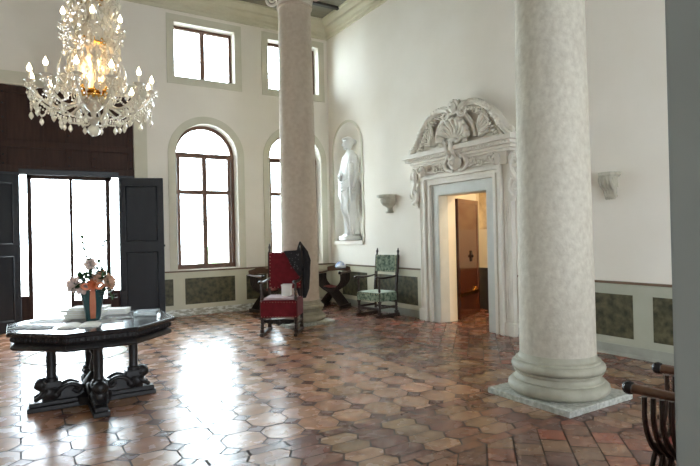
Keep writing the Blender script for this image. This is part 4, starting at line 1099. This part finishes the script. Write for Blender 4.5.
for z, r in ((2.90,.12),(2.94,.135),(3.42,.10),(3.85,.13)):
    lathe(bm,[(r*.5,Z(z)-.02),(r,Z(z)-.01),(r*1.08,Z(z)),(r,Z(z)+.012),(r*.5,Z(z)+.02)],20,fold=lambda a,z: 1+.1*math.cos(8*a))
    for k in range(8):
        a = 2*PI*k/8; ball(bm,(r*1.1*math.cos(a),r*1.1*math.sin(a),Z(z)+.02),.02,6,5,(.7,.7,1.3))
obj('gilt_rings', bm, M['gold'], ch, smooth=True)
bm = NB()
for k in range(59):
    z = 4.2+k*.0385; s = (1,0) if k%2 else (0,1)
    tube(bm,[(s[0]*.010*math.cos(t),s[1]*.010*math.cos(t),Z(z+.019)+.022*math.sin(t)) for t in [i/8*2*PI for i in range(9)]],.003,5,caps=False)
tube(bm,[(0,0,Z(4.2)),(0,0,Z(6.49))],.004,6); lathe(bm,[(.01,Z(6.36)),(.05,Z(6.40)),(.07,Z(6.50))],16); obj('chain', bm, M['gold'], ch)
bm = NB(); ball(bm,(0,0,Z(2.565)),.058,12,9); lathe(bm,[(.02,Z(2.61)),(.035,Z(2.63)),(.02,Z(2.65))],12); obj('bottom_ball', bm, M['crystal'], ch)
def drop(bm, p, s=1.0):
    p = Vector(p); ball(bm,p,.006*s,6,4)
    lathe(bm,[(.0005,-.060*s),(.011*s,-.045*s),(.0145*s,-.035*s),(.009*s,-.018*s),(.0005,-.006*s)],6,c=p)
def dish(bm, p, r):
    lathe(bm,[(.008,-.010),(r*.5,-.006),(r,.012),(r*1.02,.016),(r*.5,.004),(.006,0)],16,c=p,fold=lambda a,z: 1+.10*math.cos(8*a) if z > .005 else 1)
def armset(n, r, zdish, zroot, phase, big):
    res = []
    for k in range(n):
        a = phase+2*PI*k/n; d = Vector((math.cos(a),math.sin(a),0)); f = lambda q,z,d=d: d*q+Vector((0,0,Z(z)))
        bm = NB()
        if big: pts = smoothpath([f(.05,zroot),f(.16,zroot-.10),f(.30,zroot-.17),f(r*.78,zroot-.13),f(r*.97,zroot-.02),f(r,zdish)],5)
        else: pts = smoothpath([f(.04,zroot),f(.11,zroot-.06),f(.20,zroot-.07),f(r*.95,zroot),f(r,zdish)],5)
        tube(bm,pts,.013 if big else .011,7)
        # glass curl above the arm
        cr = .055 if big else .038
        cz = zroot+.02; cq = .22 if big else .14
        tube(bm,[f(cq+cr*(1-.7*i/20)*math.cos(t),cz+cr*1.3*(1-.7*i/20)*math.sin(t)) for i,t in [(i,-PI/2+i/20*2*PI*1.4) for i in range(21)]],.006,6)
        arm = obj('arm', bm, M['crystal'], ch, smooth=True)
        bm = NB(); dish(bm,f(r,zdish),.048 if big else .04); obj('drip_pan', bm, M['crystal'], arm, smooth=True)
        bm = NB(); lathe(bm,[(.011,0),(.010,.085)],10,c=f(r,zdish+.005)); lathe(bm,[(.013,0),(.018,.012),(.013,.02)],10,c=f(r,zdish+.004)); obj('candle', bm, M['candle'], arm, smooth=True, auto=40)
        bm = NB(); lathe(bm,[(.010,0),(.020,.016),(.022,.028),(.014,.048),(.006,.066),(.0006,.080)],12,c=f(r,zdish+.09)); obj('candle_bulb', bm, M['bulb'], arm, smooth=True)
        bm = NB()
        for j in range(6):
            t = 2*PI*j/6; drop(bm,f(r,zdish-.01)+Vector((.042*math.cos(t),.042*math.sin(t),0)),.8 if big else .7)
        obj('drops', bm, M['crystal'], arm)
        res.append((a,d,f))
    return res
A1 = armset(12,.545,2.955,2.92,R(10),True)
A2 = armset(6,.285,3.52,3.45,R(25),False)
# swags of beads between lower arms, plus inner swags to the bottom
def swag(p, q, sag, n, name='bead_swag'):
    bm = NB(); p, q = Vector(p), Vector(q)
    for i in range(n+1):
        t = i/n; c = p.lerp(q,t)+Vector((0,0,-sag*4*t*(1-t))); ball(bm,c,.0095,6,4,(1,1,1.25))
    drop(bm,p.lerp(q,.5)+Vector((0,0,-sag-.01)),1.5); obj(name, bm, M['crystal'], ch)
for k in range(12):
    a, d, f = A1[k]; a2, d2_, f2_ = A1[(k+1)%12]
    swag(f(.545,2.92),f2_(.545,2.92),.19,15)
    swag(f(.52,2.82),f(.06,2.68),.08,20)
    bm = NB()
    for j, (rr, zz) in enumerate(((.545,2.87),(.50,2.78),(.36,2.74))): drop(bm,f(rr,zz),1.5)
    tube(bm,[f(.545,2.94),f(.545,2.86)],.003,4); obj('pendant', bm, M['crystal'], ch)
for k in range(6):
    a, d, f = A2[k]; a2, d2_, f2_ = A2[(k+1)%6]
    swag(f(.285,3.48),f2_(.285,3.48),.12,10); swag(f(.285,3.49),f(.10,3.90),-.02,12)
    swag(f(.29,3.46),f(.12,3.10),.02,12)
# upper crown of curls and sprays
for k in range(8):
    a = 2*PI*k/8; d = Vector((math.cos(a),math.sin(a),0)); f = lambda q,z: d*q+Vector((0,0,Z(z))); bm = NB()
    tube(bm,smoothpath([f(.05,3.86),f(.14,3.80),f(.22,3.84),f(.25,3.92),f(.21,3.97),f(.18,3.93)],4),.011,6)
    tube(bm,smoothpath([f(.06,3.15),f(.15,3.28),f(.22,3.24),f(.20,3.17),f(.16,3.19)],4),.012,6)
    tube(bm,smoothpath([f(.06,2.93),f(.16,3.05),f(.25,3.09),f(.31,3.04),f(.28,2.98),f(.24,3.01)],4),.012,6)
    tube(bm,smoothpath([f(.20,2.95),f(.30,3.10),f(.27,3.25)],4),[.014,.014,.013,.013,.012,.010,.008,.006,.003],6)
    drop(bm,f(.25,3.90),1.9); drop(bm,f(.22,3.76),1.9); drop(bm,f(.22,3.20),1.9); drop(bm,f(.31,3.0),1.9); drop(bm,f(.15,3.70),1.9); drop(bm,f(.18,3.32),1.9)
    obj('glass_scroll', bm, M['crystal'], ch, smooth=True, auto=60)
    swag(f(.25,3.88),d*.0+Vector((math.cos(a+PI/4)*.25,math.sin(a+PI/4)*.25,Z(3.88))),.07,8)
for k in range(95):
    a = rc.uniform(0,2*PI); z = rc.uniform(2.98,3.95); q = rc.uniform(.12,.20) if z > 3.1 else rc.uniform(.15,.3)
    bm = NB(); drop(bm,(q*math.cos(a),q*math.sin(a),Z(z)),rc.uniform(1.4,2.3)); obj('crystal_drop', bm, M['crystal'], ch)
pl = bpy.data.lights.new('chandelier_glow','POINT'); pl.energy = 28; pl.color = (1,.72,.42); pl.shadow_soft_size = .25
plo = bpy.data.objects.new('chandelier_glow', pl); COL.objects.link(plo); plo.location = (CHX,CHY,3.25)

# ------------------------------------------------------------------ outside
bm = NB(); box(bm,(-40,BY+WT,-.4),(30,60,-.15)); o = obj('ground', bm, M['terrace']); tag(o,'pale gravel terrace beyond the front door','ground',kind='structure')
bm = NB(); rs = random.Random(9)
for k in range(60):
    ball(bm,(rs.uniform(-.35,.35),8+rs.uniform(-.4,.4),rs.uniform(-.1,1.0)),rs.uniform(.15,.3),8,6)
o = obj('garden_bush', bm, M['leaves']); tag(o,'blurred green bush seen through the arched window','bush'); o.location = (.2,2.0,0)

# ------------------------------------------------------------------ light
w = bpy.data.worlds.new('sky'); S.world = w; w.use_nodes = True
bg = w.node_tree.nodes['Background']; bg.inputs['Color'].default_value = (.80,.90,1,1); bg.inputs['Strength'].default_value = 27.0
def portal(loc, rot, sx, sy):
    l = bpy.data.lights.new('sky_portal','AREA'); l.shape = 'RECTANGLE'; l.size = sx; l.size_y = sy
    l.cycles.is_portal = True
    o = bpy.data.objects.new('sky_portal', l); COL.objects.link(o); o.location = loc; o.rotation_euler = rot
for c in WC:
    portal((c,BY+WT+.01,(SZ+SP+HW)/2),(R(-90),0,0),1.35,3.05); portal((c,BY+WT+.01,(UZ0+UZ1)/2),(R(-90),0,0),1.3,1.15)
portal((DC,BY+WT+.01,1.4),(R(-90),0,0),1.7,2.8)
for c in (-2.55,): portal((c,FY-WT-.01,2.4),(R(90),0,0),1.2,3.1)
portal((-5.4,FY-WT-.01,1.4),(R(90),0,0),1.1,2.9)

# ------------------------------------------------------------------ camera
yaw, pit, rol = R(31.78), R(.29), R(-1.27)
s_, c_ = math.sin(yaw), math.cos(yaw)
fw = Vector((s_*math.cos(pit), c_*math.cos(pit), math.sin(pit))); rt = Vector((c_,-s_,0)); up = rt.cross(fw)
r2 = rt*math.cos(rol)+up*math.sin(rol); u2 = -rt*math.sin(rol)+up*math.cos(rol)
cd = bpy.data.cameras.new('camera'); cam = bpy.data.objects.new('camera', cd); COL.objects.link(cam)
cd.sensor_width = 36; cd.lens = 535.2/700*36; cd.clip_start = .05
Mc = Matrix((r2,u2,-fw)).transposed().to_4x4(); Mc.translation = Vector((-6.29,-11.02,1.55)); cam.matrix_world = Mc
S.camera = cam
S.view_settings.view_transform = 'Standard'; S.view_settings.look = 'None'; S.view_settings.gamma = 1; S.view_settings.use_curve_mapping = False
S.view_settings.exposure = 0.0
S.cycles.max_bounces = 10; S.cycles.diffuse_bounces = 6; S.cycles.glossy_bounces = 4; S.cycles.transparent_max_bounces = 24
S.cycles.sample_clamp_indirect = 40; S.cycles.use_denoising = True
